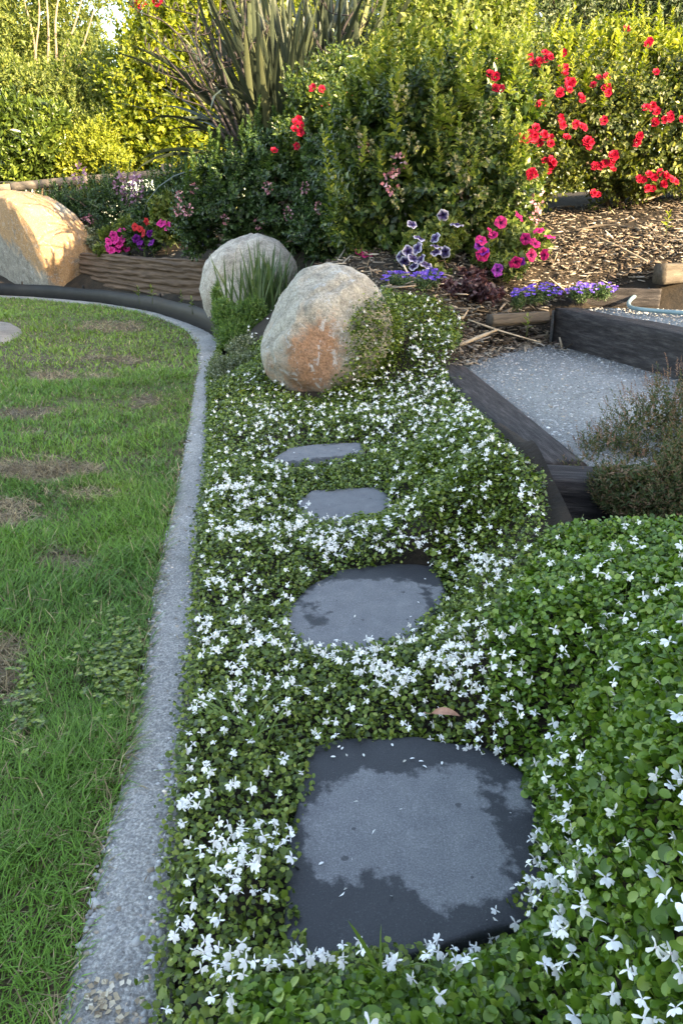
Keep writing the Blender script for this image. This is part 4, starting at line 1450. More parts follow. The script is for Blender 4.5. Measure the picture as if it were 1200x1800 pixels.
# ------------------------------------------------------------------ fence
fr = root('fence', at_y(292, 330, 10.7), 'weathered post and rail fence with wire mesh in front of the hedge', 'fence')
fo = np.array(fr.location)
f0 = at_y(-260, 350, 10.2); f1 = at_y(20, 329, 10.45); f2 = at_y(298, 303, 10.7)
for (a, b_) in ((f0, f1), (f1, f2)):
    d = norm(b_ - a); s = np.array([-d[1], d[0], 0]) * .022; h = np.array([0, 0, .05])
    n_ = 24
    t = np.linspace(.002, .998, n_)[:, None]
    cl = a + (b_ - a) * t
    cl[:, 2] += .006 * np.sin(np.linspace(0, 5, n_))
    V = np.stack([cl - s - h, cl + s - h, cl + s + h, cl - s + h], 1).reshape(-1, 3)
    V += .003 * noise3(V, 9, 2)[:, None]
    i, j = np.meshgrid(np.arange(n_ - 1), np.arange(4), indexing='ij')
    F = np.stack([i * 4 + j, (i + 1) * 4 + j, (i + 1) * 4 + (j + 1) % 4, i * 4 + (j + 1) % 4], -1).reshape(-1, 4)
    link('rail', mesh('rail', V - fo, [F, np.array([[0, 1, 2, 3]]), np.array([[3, 2, 1, 0]]) + (n_ - 1) * 4], [M['rail']]), fr)
for px, topy, Y in ((292, 288, 10.78), (30, 342, 10.53), (-150, 345, 10.35)):
    t = at_y(px, topy, Y)
    V, F = tube([(t[0], t[1], -.05), (t[0], t[1], t[2] - .02), (t[0], t[1], t[2])], [.075, .072, .055], 10)
    link('post', mesh('post', V - fo, F, [M['rail']]), fr)
parts = []
for k in range(60):
    q = f0 + (f2 - f0) * k / 59
    parts.append(tube([(q[0], q[1] + .03, .1), (q[0], q[1] + .03, q[2])], .003, 3, False))
for k in range(12):
    z = .2 + k * .1
    parts.append(tube([(f0[0], f0[1] + .03, z), (f2[0], f2[1] + .03, z)], .003, 3, False))
V, F = join(parts)
tag(link('wire_mesh', mesh('wire_mesh', V - fo, F, [M['wire']]), fr), kind='stuff')

# ------------------------------------------------------------------ shrubs of the bank
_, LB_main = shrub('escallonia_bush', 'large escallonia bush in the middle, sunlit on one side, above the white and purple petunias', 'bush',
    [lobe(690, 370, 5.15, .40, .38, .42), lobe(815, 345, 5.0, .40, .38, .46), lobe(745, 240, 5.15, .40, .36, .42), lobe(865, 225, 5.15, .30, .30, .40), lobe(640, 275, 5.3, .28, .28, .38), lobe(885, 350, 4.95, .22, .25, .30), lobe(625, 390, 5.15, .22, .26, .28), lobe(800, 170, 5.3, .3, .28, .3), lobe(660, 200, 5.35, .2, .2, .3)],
    (*at_y(765, 470, 5.2)[:2], .5), 1750, 13, .05, .031, 'sun_escallonia', .12, .25, .4, 7, lo=.78, hi=1.06, bump_a=.24, bump_f=13, fill=.2, spires=115, spire_len=.27, shoot_mat='sun_tip_leaf', gap=-.3, spread=(1.35, .5))
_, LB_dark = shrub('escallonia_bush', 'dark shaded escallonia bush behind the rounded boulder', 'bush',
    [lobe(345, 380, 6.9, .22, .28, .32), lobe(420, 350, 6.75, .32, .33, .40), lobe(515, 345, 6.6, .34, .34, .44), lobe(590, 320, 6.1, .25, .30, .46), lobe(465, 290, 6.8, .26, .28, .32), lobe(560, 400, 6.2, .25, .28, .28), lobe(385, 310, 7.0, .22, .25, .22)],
    (*at_y(470, 440, 6.7)[:2], .6), 1900, 13, .046, .027, 'dark_escallonia', .11, .3, .4, 6, lo=.78, hi=1.06, bump_a=.22, bump_f=13, fill=.2, spires=60, spire_len=.22, shoot_mat='dark_tip_leaf', gap=-.3, spread=(1.35, .5))
_, LB_left = shrub('escallonia_bush', 'dark leafy bush with lilac flower heads in front of the fence', 'bush',
    [lobe(120, 385, 10.1, .38, .35, .42), lobe(200, 375, 9.9, .42, .35, .48), lobe(275, 385, 9.4, .38, .35, .42), lobe(315, 360, 8.6, .28, .3, .4)],
    (*at_y(210, 430, 9.6)[:2], .45), 1500, 14, .045, .023, 'dark_escallonia', .15, .7, .4, 5, lo=.72, hi=1.12, bump_a=.28, spires=60, shoot_mat='dark_tip_leaf')
_, LB_rose = shrub('rose_bush', 'tall rose bush covered with red blooms above the sunlit mulch', 'bush',
    [lobe(975, 250, 5.7, .30, .33, .42), lobe(1060, 240, 5.7, .40, .36, .42), lobe(1150, 225, 5.75, .42, .38, .42), lobe(1240, 220, 5.7, .4, .4, .5), lobe(1010, 160, 5.9, .36, .32, .3), lobe(1130, 140, 6.0, .42, .35, .3), lobe(1330, 200, 5.7, .4, .4, .5), lobe(940, 140, 6.0, .22, .25, .25), lobe(1120, 315, 5.7, .34, .25, .12)],
    (*at_y(1100, 375, 5.8)[:2], .85), 3000, 9, .042, .026, 'rose_leaf', .16, .3, .8, 8, lo=.62, hi=1.12, bump_a=.28, bump_f=10, fill=.15, spread=(1.3, .7), spires=70, spire_len=.3, shoot_mat='gold_leaf', gap=-.3)
_, LB_gold = shrub('golden_shrub', 'yellow green shrub with drooping leaves rising behind the red roses', 'shrub',
    [lobe(1010, 105, 6.2, .26, .28, .22), lobe(1080, 90, 6.25, .32, .3, .22), lobe(1170, 115, 6.2, .36, .3, .24), lobe(1270, 110, 6.2, .36, .3, .3), lobe(1050, 130, 6.1, .3, .25, .2)],
    (*at_y(1110, 375, 6.5)[:2], .95), 1250, 9, .075, .026, 'gold_leaf', .16, .4, .7, 5, lo=.7, hi=1.15, bump_a=.25, spread=(1.9, 1.0))
_, LB_rose2 = shrub('rose_bush', 'small rose bush with red blooms between the flax and the escallonia', 'bush',
    [lobe(545, 195, 6.6, .25, .25, .35), lobe(520, 260, 6.5, .22, .22, .28), lobe(600, 150, 6.7, .25, .25, .3), lobe(590, 230, 6.4, .22, .2, .4)],
    (*at_y(560, 400, 6.7)[:2], .65), 900, 9, .042, .024, 'sun_escallonia', .14, .5, .6, 4, lo=.65, hi=1.15, bump_a=.25)
shrub('leafy_shrub', 'pale leafed shrub standing behind the top of the middle escallonia bush', 'shrub',
    [lobe(650, 140, 7.2, .35, .3, .3), lobe(720, 110, 7.4, .4, .35, .5), lobe(810, 70, 7.6, .45, .4, .55), lobe(740, 20, 7.8, .45, .4, .5), lobe(880, 60, 7.8, .35, .35, .5), lobe(850, -30, 7.9, .45, .4, .45), lobe(905, 150, 7.2, .3, .3, .4)],
    (*at_y(790, 300, 7.6)[:2], .75), 2200, 10, .048, .026, 'pale_leaf', .16, .4, .7, 7, lo=.62, hi=1.18, bump_a=.28, spread=(1.3, .7))
shrub('conifer_shrub', 'dull green fine leafed tree behind the golden shrub', 'tree',
    [lobe(940, 40, 9.6, .5, .5, .75), lobe(1030, 20, 9.8, .6, .5, .8), lobe(1130, 25, 9.8, .6, .5, .75), lobe(1230, 30, 9.6, .6, .5, .8), lobe(1000, -60, 10, .8, .6, .6), lobe(1150, -50, 10, .8, .6, .6), lobe(1330, 0, 9.6, .6, .6, .9), lobe(930, 110, 9.3, .4, .4, .5)],
    (*at_y(1080, 250, 10)[:2], 1.0), 2000, 12, .062, .024, 'blue_green_leaf', .2, .6, .6, 8, lo=.7, hi=1.12, bump_a=.22, stem_r=.04)

# hedges and trees beyond the fence
shrub('hedge_tree', 'bright yellow green bushy tree behind the flax and the fence post', 'tree',
    [lobe(270, 150, 12.0, .75, .7, 1.0), lobe(345, 130, 12.4, .75, .7, 1.1), lobe(240, 235, 11.9, .5, .5, .6), lobe(310, 250, 11.8, .6, .5, .55), lobe(410, 90, 12.6, .8, .7, 1.1), lobe(275, 80, 12.6, .45, .5, .5), lobe(470, 40, 12.8, .8, .7, 1.0), lobe(390, 220, 12.2, .7, .6, .8), lobe(320, 40, 12.8, .5, .5, .5)],
    (*at_y(300, 300, 12.2)[:2], .4), 3500, 12, .09, .046, 'hedge_leaf', .26, .5, .55, 7, bump_f=6, lo=.68, hi=1.15, bump_a=.25, stem_r=.05, group=None)
shrub('hedge_bush', 'fine leafed pale hedge mass beneath the bare trunked tree', 'bush',
    [lobe(20, 165, 12.7, .7, .6, .6), lobe(100, 180, 12.6, .75, .6, .6), lobe(180, 170, 12.6, .7, .6, .7), lobe(120, 235, 12.0, .6, .5, .5), lobe(200, 245, 11.9, .45, .5, .5), lobe(-80, 190, 12.7, .8, .6, .8)],
    (*at_y(100, 310, 12.5)[:2], .35), 2100, 12, .076, .035, 'pale_leaf', .22, .5, .6, 6, bump_f=6, lo=.7, hi=1.12, bump_a=.22, stem_r=.04)
shrub('yellow_bush', 'low golden yellow bush just above the fence rail', 'bush',
    [lobe(120, 275, 11.3, .32, .3, .33), lobe(165, 265, 11.3, .36, .3, .36), lobe(200, 285, 11.3, .28, .3, .28)],
    (*at_y(155, 320, 11.4)[:2], .35), 1100, 11, .055, .028, 'gold_leaf', .15, .5, .6, 4, lo=.7, hi=1.15, bump_a=.2)
shrub('laurel_bush', 'dark glossy laurel bush at the edge above the fence', 'bush',
    [lobe(15, 225, 11.2, .5, .4, .45), lobe(60, 250, 11.1, .38, .35, .4), lobe(20, 290, 11.0, .4, .3, .3), lobe(85, 215, 11.3, .3, .3, .3), lobe(-70, 250, 11.1, .5, .4, .6)],
    (*at_y(30, 330, 11.2)[:2], .35), 900, 10, .115, .05, 'laurel_leaf', .2, .5, .6, 5, lo=.7, hi=1.12, bump_a=.2)
_, LB_tall = shrub('tall_tree', 'airy pale tree with several bare leaning trunks at the back', 'tree',
    [lobe(40, 10, 15.2, 1.0, .8, 1.0), lobe(130, 20, 15.5, .8, .8, .9), lobe(30, 90, 15, .8, .6, .5), lobe(150, 95, 15, .6, .6, .5), lobe(-80, 40, 15.2, 1.0, .8, 1.2), lobe(80, -80, 15.5, 1.3, .9, .9), lobe(160, 75, 15.4, .35, .4, .4)],
    (*at_y(90, 250, 15)[:2], .3), 1900, 11, .085, .035, 'pale_leaf', .3, .4, .8, 0, bump_f=6, lo=.5, hi=1.2, bump_a=.3, fill=.12)
tr_ = [o for o in S.objects if o.name == 'tall_tree'][0]
tb = np.array(tr_.location)
for pts in ([(75, 230), (62, 120), (70, 20), (60, -60)], [(66, 230), (66, 130), (58, 60), (40, -10)], [(90, 230), (100, 120), (98, 40), (110, -50)], [(120, 220), (112, 110), (130, 50), (150, -20)], [(86, 230), (84, 130), (86, 60), (80, -40)], [(140, 210), (138, 110), (150, 70), (165, 20)]):
    p = resample(np.array([at_y(x, y, 14.7) for x, y in pts]), 14)
    p = np.concatenate([[[p[0][0], p[0][1], .2]], p])
    V, F = tube(p, np.linspace(.03, .011, 15) * rng.uniform(.7, 1.1), 7)
    link('trunk', mesh('trunk', V - tb, F, [M['pale_bark']], smooth=True), tr_)
far_specs = [(-260, 120, 18, 1.9, 2.2), (-120, 60, 18, 1.8, 2.6), (20, 80, 19, 1.8, 2.4), (130, 170, 18.5, 1.2, 1.2), (310, 150, 18.5, 1.0, 1.2), (420, 60, 18, 1.6, 2.4), (560, 60, 18.5, 1.7, 2.5), (690, 90, 18, 1.7, 2.4), (820, 40, 18.5, 1.8, 2.9), (960, 40, 18, 1.8, 2.9), (1110, 20, 18.5, 1.9, 3.0), (1260, 10, 18, 1.9, 3.1), (1420, 20, 17, 2.0, 3.1)]
far_lab = ['far tree beyond the edge, outermost of the back row', 'tall far tree above the laurel bush', 'far tree behind the bare pale trunks', 'short far tree just under the patch of open sky', 'far tree behind the red flowering tree top', 'far tree behind the dark flax stalks', 'far tree behind the taller flax', 'far tree seen between the flax and the pale shrub', 'tall far tree behind the pale leafed shrub', 'far tree behind the start of the dull green tree', 'far tree behind the middle of the dull green tree', 'far tree behind the end of the golden shrub', 'far tree past the rose bush at the edge']
for (px, py, Y, rx, rz), lb in zip(far_specs, far_lab):
    b0 = at_y(px, 300, Y)
    lobes_ = []
    for k in range(5):
        c = at_y(px + rng.normal(0, 30), py + rng.normal(0, 40), Y + rng.normal(0, .4))
        lobes_.append((*c, rx * rng.uniform(.5, .7), rx * .6, rz * rng.uniform(.4, .6)))
    zc = at_y(px, py, Y)[2]
    for zz in np.arange(.8, zc, 1.0):
        lobes_.append((b0[0] + rng.normal(0, .3), Y, zz, rx * .65, rx * .55, .9))
    shrub('background_tree', lb, 'tree', lobes_, (b0[0], Y, .2), 850, 9, .17, .08, 'far_leaf', .4, .4, .7, 2, 'row of trees at the very back', lo=.68, hi=1.15, bump_a=.25, bump_f=3, stem_r=.08, fill=.35)

# ------------------------------------------------------------------ flax
def strap(L, wdt, droop, fold=.35, nseg=9, tw=0.0):
    """a long flax blade along +Y that arches over towards -Z"""
    s = np.linspace(0, 1, nseg + 1)
    ang = droop * s ** 2.2
    dy = np.cos(ang); dz = -np.sin(ang)
    y = np.concatenate([[0], np.cumsum((dy[1:] + dy[:-1]) / 2)]) / nseg * L
    z = np.concatenate([[0], np.cumsum((dz[1:] + dz[:-1]) / 2)]) / nseg * L
    ww = wdt * .5 * np.interp(s, [0, .1, .35, .7, .9, 1], [.75, .85, 1, .85, .45, .02])
    up = np.stack([0 * s, np.sin(ang), np.cos(ang)], -1)
    c = np.stack([0 * s, y, z], -1)
    tws = tw * s
    sx = np.stack([np.cos(tws), -np.sin(ang) * np.sin(tws) * 0, np.sin(tws)], -1)
    V = np.stack([c - sx * ww[:, None] + up * (fold * ww)[:, None], c, c + sx * ww[:, None] + up * (fold * ww)[:, None]], 1).reshape(-1, 3)
    i, j = np.meshgrid(np.arange(nseg), np.arange(2), indexing='ij')
    F = np.stack([i * 3 + j, i * 3 + j + 1, (i + 1) * 3 + j + 1, (i + 1) * 3 + j], -1).reshape(-1, 4)
    return V, F


def strap_set(mat, specs):
    out = []
    for L, wd, dr, tw in specs:
        V, F = strap(L, wd, dr, tw=tw)
        out.append(mesh('leaf', V, F, [mat], smooth=False))
    return out


flax_meshes = strap_set(M['flax_leaf'], [(rng.uniform(1.15, 1.75), rng.uniform(.045, .068), d, rng.normal(0, .7)) for d in (.05, .1, .2, .3, .4, .55, .7, .9, 1.2, 1.6) for _ in range(2)])


def flax(label, base, n, lean, scale, spread):
    r = root('flax_plant', base, label, 'flax', 'flax plants at the back')
    for i in range(n):
        az = rng.uniform(0, 6.28)
        tilt = abs(rng.normal(0, spread)) * .9 + .05
        d = np.array([math.cos(az) * math.sin(tilt), math.sin(az) * math.sin(tilt), math.cos(tilt)]) + lean
        d = norm(d)
        outw = np.array([math.cos(az), math.sin(az), .3]) + .5 * rand_dir(1)[0]
        k = int(np.clip((tilt / 1.1) * 13 + rng.normal(0, 4), 1, 18))
        P = base + np.array([rng.normal(0, .13), rng.normal(0, .13), rng.uniform(-.05, .1)])
        place('leaf', flax_meshes[k], r, P, d, np.array([0, 0, 1.0]) * .8 - outw * .6 + .45 * rand_dir(1)[0], scale * rng.uniform(.75, 1.1))
    return r


fa = flax('broad grey green flax with arching blades and dark flower stalks', np.array([*at_y(500, 400, 7.9)[:2], 1.2]), 420, np.array([-.06, -.12, .12]), 1.0, .72)
fb = flax('taller upright flax with sunlit blades behind the red rose bush', np.array([*at_y(590, 300, 8.0)[:2], 1.3]), 220, np.array([.05, 0, .12]), 1.0, .6)


def stalk(pts, Y, parent):
    p = resample(np.array([at_y(x, y, Y) for x, y in pts]), 16)
    b = np.array(parent.location)
    V, F = tube(p - b, np.linspace(.016, .006, 16), 6)
    s = link('flower_stalk', mesh('flower_stalk', V, F, [M['stalk']], smooth=True), parent)
    for k in range(6, 15, 2):
        sd_ = -1 if k % 4 else 1
        q0 = p[k]; L = rng.uniform(.12, .3)
        q1 = q0 + np.array([sd_ * L * .7, rng.normal(0, .08), L * .2]); q2 = q1 + np.array([sd_ * L * .4, rng.normal(0, .05), L * rng.uniform(.1, .6)])
        pp = resample([q0, q1, q2], 7)
        parts = [tube(pp - b, np.linspace(.006, .003, 7), 5)]
        for m in range(2, 7):
            e = pp[m] + np.array([rng.normal(0, .02), rng.normal(0, .02), rng.uniform(.04, .07)])
            parts.append(tube(np.array([pp[m], pp[m] * .4 + e * .6, e]) - b, [.004, .008, .004], 5))
        V, F = join(parts)
        tag(link('branchlet', mesh('branchlet', V, F, [M['stalk']]), s), kind='stuff')


for pts in ([(430, 270), (400, 160), (385, 60), (392, -40)], [(420, 250), (370, 150), (345, 70), (350, 10)], [(410, 250), (350, 130), (312, 60), (270, 25)], [(400, 250), (340, 160), (300, 110), (285, 95)], [(440, 230), (425, 100), (432, 10), (425, -60)], [(560, 200), (600, 60), (640, -10), (650, -60)]):
    stalk(pts, 7.3, fa)

# ------------------------------------------------------------------ blooms
def petunia_mesh(center, mid, rim, name='flower'):
    seg = 15; rings = [(.0, -.42), (.16, -.2), (.42, -.03), (.74, .03), (1.0, -.05)]
    V = [(0, 0, -.5)]; C = [center]
    for r, z in rings[1:]:
        for k in range(seg):
            a = k / seg * 2 * math.pi
            lob = 1 + .24 * abs(math.cos(2.5 * a)) * (r > .6) - .12 * (r > .6) + rng.normal(0, .05) * (r > .4)
            V.append((r * lob * math.cos(a), r * lob * math.sin(a), z + .14 * math.cos(5 * a + r * 2) * (r > .7) * r + rng.normal(0, .05) * (r > .4)))
            if .3 < r < .8 and k % 3 == 0:
                C.append(tuple(.7 * x + .3 * y for x, y in zip(center, mid)))
                continue
            C.append(center if r < .3 else (mid if r < .6 else (tuple(.72 * x + .28 * y for x, y in zip(mid, rim)) if r < .8 else rim)))
    F3 = [(0, 1 + k, 1 + (k + 1) % seg) for k in range(seg)]
    F4 = []
    for r in range(3):
        for k in range(seg):
            a = 1 + r * seg
            F4.append((a + k, a + seg + k, a + seg + (k + 1) % seg, a + (k + 1) % seg))
    V = np.array(V)[:, [0, 2, 1]] * np.array([1, 1, -1])    # open along +Y
    return mesh(name, V, [np.array(F3), np.array(F4)], [M['flower_tint']], col=np.array(C))


pet_white = [petunia_mesh((.012, .006, .03), (.045, .03, .14), (.62, .60, .74)) for _ in range(3)]
pet_mag = [petunia_mesh((.06, .003, .03), (.42, .012, .13), (.60, .03, .20)) for _ in range(3)]
pet_pink = [petunia_mesh((.25, .01, .12), (.62, .03, .26), (.70, .06, .32)) for _ in range(2)]
pet_purp = [petunia_mesh((.03, .005, .06), (.16, .012, .24), (.24, .03, .34)) for _ in range(2)]
pet_blue = [petunia_mesh((.03, .03, .12), (.10, .09, .36), (.42, .42, .66)) for _ in range(2)]
pet_red = [petunia_mesh((.2, .01, .02), (.5, .02, .03), (.56, .03, .035)) for _ in range(2)]


def blooms(parent, lobes, pts, meshes, size, name='flower', face=(0, -1, .4), wild=.9, lift=.03):
    out = []
    for px, py in pts:
        P = hit_lobes(lobes, px, py)
        D = norm(np.array(face) + wild * rand_dir(1)[0])
        P = P + norm(ray(px, py)) * -lift
        out.append(place(name, meshes[rng.integers(len(meshes))], parent, P, D, np.array([0, 0, 1.0]) + .3 * rand_dir(1)[0], size * rng.uniform(.85, 1.12)))
        if name == 'flower_head':
            out[-1]['kind'] = 'stuff'


def bedding(name, label, lobes, n, k, L, W, mat, group=None, **kw):
    l = np.array(lobes)
    c = l[:, :3].mean(0)
    zb = float(tps(np.array([c[0]]), np.array([c[1]]))[0])
    return shrub(name, label, 'flowers' if name != 'purple_plant' else 'plant', lobes, (c[0], c[1], zb), n, k, L, W, mat, .05, .5, .7, 3, group, lo=.4, hi=1.1, bump_a=.2, stem_r=.004, stem_mat='green_stem', **kw)


r, l = bedding('petunia_plant', 'petunias with white rimmed dark purple flowers at the foot of the escallonia', [lobe(740, 455, 4.55, .11, .1, .17), lobe(775, 425, 4.65, .12, .1, .15), lobe(800, 400, 4.7, .09, .08, .12), lobe(765, 490, 4.5, .1, .1, .1), lobe(722, 440, 4.6, .08, .08, .14)], 330, 9, .036, .02, 'petunia_leaf')
blooms(r, l, [(737, 419), (733, 436), (717, 442), (711, 460), (726, 454), (739, 455), (727, 468), (749, 465), (751, 482), (764, 418), (767, 433), (766, 443), (782, 443), (778, 379), (803, 395), (724, 394), (706, 452)], pet_white, .034)
r, l = bedding('petunia_plant', 'petunias with bright magenta flowers between the escallonia and the sunlit mulch', [lobe(870, 425, 4.7, .13, .1, .13), lobe(915, 430, 4.65, .12, .1, .13), lobe(945, 430, 4.7, .09, .08, .1), lobe(895, 465, 4.55, .12, .1, .09), lobe(850, 445, 4.6, .08, .08, .1)], 320, 9, .036, .02, 'petunia_leaf')
blooms(r, l, [(880, 391), (866, 413), (845, 422), (923, 420), (940, 427), (934, 449), (956, 448), (905, 462), (966, 416), (946, 405), (912, 380), (848, 448), (862, 408)], pet_mag, .034)
blooms(r, l, [(850, 442), (874, 475), (914, 460), (842, 432)], pet_purp, .032)
r, l = bedding('petunia_plant', 'small petunia with three magenta flowers on the shaded mulch behind the rusty boulder', [lobe(645, 455, 5.0, .09, .08, .07)], 60, 8, .03, .016, 'petunia_leaf')
blooms(r, l, [(657, 449), (642, 448), (631, 442)], pet_mag, .03)
r, l = bedding('petunia_plant', 'vivid pink petunias beside the orange boulder above the grooved sleeper', [lobe(200, 420, 8.7, .16, .12, .16), lobe(222, 410, 8.8, .1, .1, .2), lobe(185, 440, 8.6, .12, .1, .08)], 260, 9, .05, .03, 'petunia_leaf')
blooms(r, l, [(200, 414), (192, 424), (214, 404), (210, 429), (189, 435), (207, 438), (222, 436), (204, 422), (216, 420), (196, 440)], pet_pink, .045)
r, l = bedding('petunia_plant', 'mixed red and purple petunias in the middle above the grooved sleeper', [lobe(250, 412, 8.5, .18, .12, .17), lobe(268, 420, 8.4, .1, .1, .14)], 240, 9, .045, .025, 'dark_escallonia')
blooms(r, l, [(237, 399), (252, 410), (258, 390), (246, 402)], pet_red, .04)
blooms(r, l, [(264, 411), (246, 426), (266, 426), (250, 433), (240, 420)], pet_purp, .042)
r, l = bedding('pelargonium_plant', 'bright leaved plant with one large pink flower above the grooved sleeper', [lobe(290, 385, 8.3, .16, .12, .26), lobe(300, 360, 8.4, .12, .1, .15)], 260, 8, .05, .034, 'petunia_leaf')
blooms(r, l, [(294, 397), (284, 392)], pet_pink, .05)
r, l = bedding('petunia_plant', 'blue purple petunias at the foot of the dark escallonia bush', [lobe(350, 420, 7.3, .13, .1, .11)], 110, 8, .04, .022, 'dark_escallonia')
blooms(r, l, [(345, 411), (350, 417), (357, 426), (362, 409), (344, 420)], pet_blue, .042)
r, l = bedding('white_alyssum', 'low white flowering plant beside the orange boulder', [lobe(150, 410, 9.4, .16, .12, .1), lobe(165, 425, 9.2, .12, .1, .08)], 160, 9, .03, .014, 'silver_leaf')
r, l = bedding('purple_plant', 'low dark purple leaved plant on the mulch below the petunias', [lobe(790, 508, 4.3, .11, .1, .05), lobe(830, 505, 4.3, .12, .1, .07), lobe(860, 515, 4.2, .08, .08, .04), lobe(825, 485, 4.45, .09, .08, .06)], 260, 8, .028, .02, 'purple_leaf')

# lobelia
M['lobelia'] = leaf_mat('lobelia_petal', [(0, (.06, .03, .30)), (.5, (.10, .05, .45)), (1, (.18, .08, .55))], .5, .25, (1, 1, 1))
for lab, lobes_, nb in (
        ('violet lobelia behind the rusty boulder below the white rimmed petunias', [lobe(700, 495, 4.2, .09, .07, .05), lobe(740, 500, 4.2, .07, .06, .05), lobe(760, 490, 4.25, .06, .06, .05)], 80),
        ('violet lobelia growing at the corner of the tall dark riser', [lobe(935, 520, 4.25, .09, .07, .05), lobe(955, 515, 4.3, .08, .07, .05), lobe(910, 528, 4.2, .05, .05, .06)], 70),
        ('violet lobelia growing behind the tall dark riser near the hose', [lobe(1020, 515, 4.45, .09, .07, .05), lobe(1055, 513, 4.45, .08, .07, .05)], 70)):
    r, l = bedding('lobelia_plant', lab, lobes_, 260, 9, .014, .005, 'petunia_leaf' if False else 'spike_leaf')
    P, nr = ell_sample(l, nb * 3, .9, 1.15, .2)
    P = P[P[:, 2] > np.median(P[:, 2])][:nb]
    n = len(P)
    parts = [leaf_cloud(P, norm(np.stack([np.cos(a + np.arange(n)), np.sin(a + np.arange(n)) * .6, .3 + 0 * np.arange(n)], -1)), norm(np.array([0, -1, .6]) + .5 * rand_dir(n)), .014, .012) for a in (0, 2.1, 4.2)]
    V, F = join(parts)
    tag(link('blossom', mesh('blossom', V - np.array(r.location), F, [M['lobelia']]), r), kind='stuff')

# roses
def rose_mesh():
    parts = []; C = []
    for ring, (n, rad, tilt, s) in enumerate(((3, .12, .25, .45), (5, .3, .6, .62), (6, .5, 1.05, .72))):
        for k in range(n):
            a = k / n * 6.283 + ring * .6 + rng.normal(0, .15)
            o = np.array([math.cos(a), 0, math.sin(a)])
            D = norm(o * math.sin(tilt) + np.array([0, math.cos(tilt), 0]))
            nn = norm(-o * math.cos(tilt) + np.array([0, math.sin(tilt), 0]))
            parts.append(leaf_cloud((o * rad * .6)[None], D[None], nn[None], s * .85, s, LEAF6, LEAF6F))
            C.append(np.tile(np.array([[.40, .010, .035]]) * rng.uniform(.55, 1.3) + np.array([[0.02, .0, .004]]), (7, 1)))
    V, F = join(parts)
    return mesh('rose_bloom', V, F, [M['flower_tint']], col=np.concatenate(C))


roses = [rose_mesh() for _ in range(4)]
rb = [o for o in S.objects if o.name == 'rose_bush'][0]
rb2 = [o for o in S.objects if o.name == 'rose_bush.001'][0]
pts = [(872, 118), (870, 135), (880, 157), (930, 100), (945, 115), (957, 93), (960, 105), (990, 93), (990, 120), (997, 142), (1000, 158), (1022, 175), (1042, 150), (1065, 135), (1062, 155), (945, 185), (985, 207), (988, 220), (1020, 222), (995, 242), (930, 235), (940, 240), (955, 237), (967, 242), (925, 247), (1030, 250), (1032, 258), (967, 280), (967, 292), (935, 302), (930, 310), (1080, 275), (1075, 285), (1062, 287), (1045, 292), (1060, 212), (1122, 242), (1145, 187), (1152, 215), (1177, 202), (1197, 210), (1137, 77), (1100, 52), (1152, 127), (1127, 317), (1150, 312), (1170, 310), (1147, 332), (1165, 325), (1185, 320), (1042, 340)]
for px, py in pts:
    for q in range(rng.choice([1, 2, 3, 4], p=[.3, .3, .25, .15])):
        blooms(rb, LB_rose if 940 < px or py < 130 else LB_main, [(px + rng.normal(0, 7) * (q > 0), py + rng.normal(0, 7) * (q > 0))], roses, .033, 'rose_bloom', (0, -1, .35), .5, .12)
for px, py in [(550, 155), (565, 157), (572, 187), (525, 210), (517, 227), (530, 220), (522, 257), (482, 265), (582, 220), (617, 165), (700, 180), (519, 215), (528, 232)]:
    blooms(rb2, LB_rose2, [(px, py)], roses, .038, 'rose_bloom', (0, -1, .35), .5, .1)

# escallonia flower heads
M['pink_head'] = leaf_mat('pink_flower_head', [(0, (.18, .06, .08)), (.5, (.42, .17, .22)), (1, (.62, .38, .42))], .6, .25, (1, 1, 1))
M['lilac_head'] = leaf_mat('lilac_flower_head', [(0, (.16, .07, .13)), (.5, (.32, .16, .26)), (1, (.5, .32, .42))], .6, .25, (1, 1, 1))
M['bud_head'] = leaf_mat('bud_flower_head', [(0, (.08, .08, .04)), (.5, (.17, .17, .08)), (1, (.3, .26, .16))], .6, .2)


def head_mesh(mat, n=26, el=1.5):
    u = rand_dir(n)
    P = u * np.array([.5, .5 * el, .5]) * rng.uniform(.5, 1, (n, 1))
    V, F = leaf_cloud(P, u, rand_dir(n), .34, .3)
    return mesh('flower_head', V, F, [M[mat]])


pinkh = [head_mesh('pink_head') for _ in range(3)]; lilh = [head_mesh('lilac_head', 34, 2.0) for _ in range(2)]; budh = [head_mesh('bud_head', 30, 1.8) for _ in range(3)]
em = [o for o in S.objects if o.name == 'escallonia_bush'][0]
ed_ = [o for o in S.objects if o.name == 'escallonia_bush.001'][0]
el_ = [o for o in S.objects if o.name == 'escallonia_bush.002'][0]
blooms(em, LB_main, [(944, 352), (943, 382), (685, 322), (700, 285), (640, 265)], pinkh, .075, 'flower_head', (0, -.3, 1), .3, .05)
blooms(em, LB_main, [(620, 225), (640, 250), (648, 262), (705, 170), (815, 235), (855, 205), (795, 290), (815, 300), (700, 350), (845, 345), (725, 250)], budh, .065, 'flower_head', (0, -.2, 1), .3, .06)
blooms(ed_, LB_dark, [(395, 385), (316, 345), (312, 369), (330, 369), (505, 375), (455, 392), (340, 330), (560, 365), (535, 330), (470, 330)], pinkh, .06, 'flower_head', (0, -.3, 1), .3, .04)
blooms(el_, LB_left, [(237, 326), (226, 340), (210, 322), (240, 332), (140, 308)], lilh, .14, 'flower_head', (.1, -.2, 1), .3, .05)
blooms(el_, LB_left, [(151, 390), (160, 384), (316, 345)], pinkh, .08, 'flower_head', (0, -.3, 1), .3, .05)
ht = [o for o in S.objects if o.name == 'hedge_tree'][0]
for px, py in [(242, 10), (248, 6), (275, 2), (238, 16)]:
    place('red_flower', roses[0], ht, at_y(px, py, 12.0), (0, -1, .3), (0, 0, 1), .12)

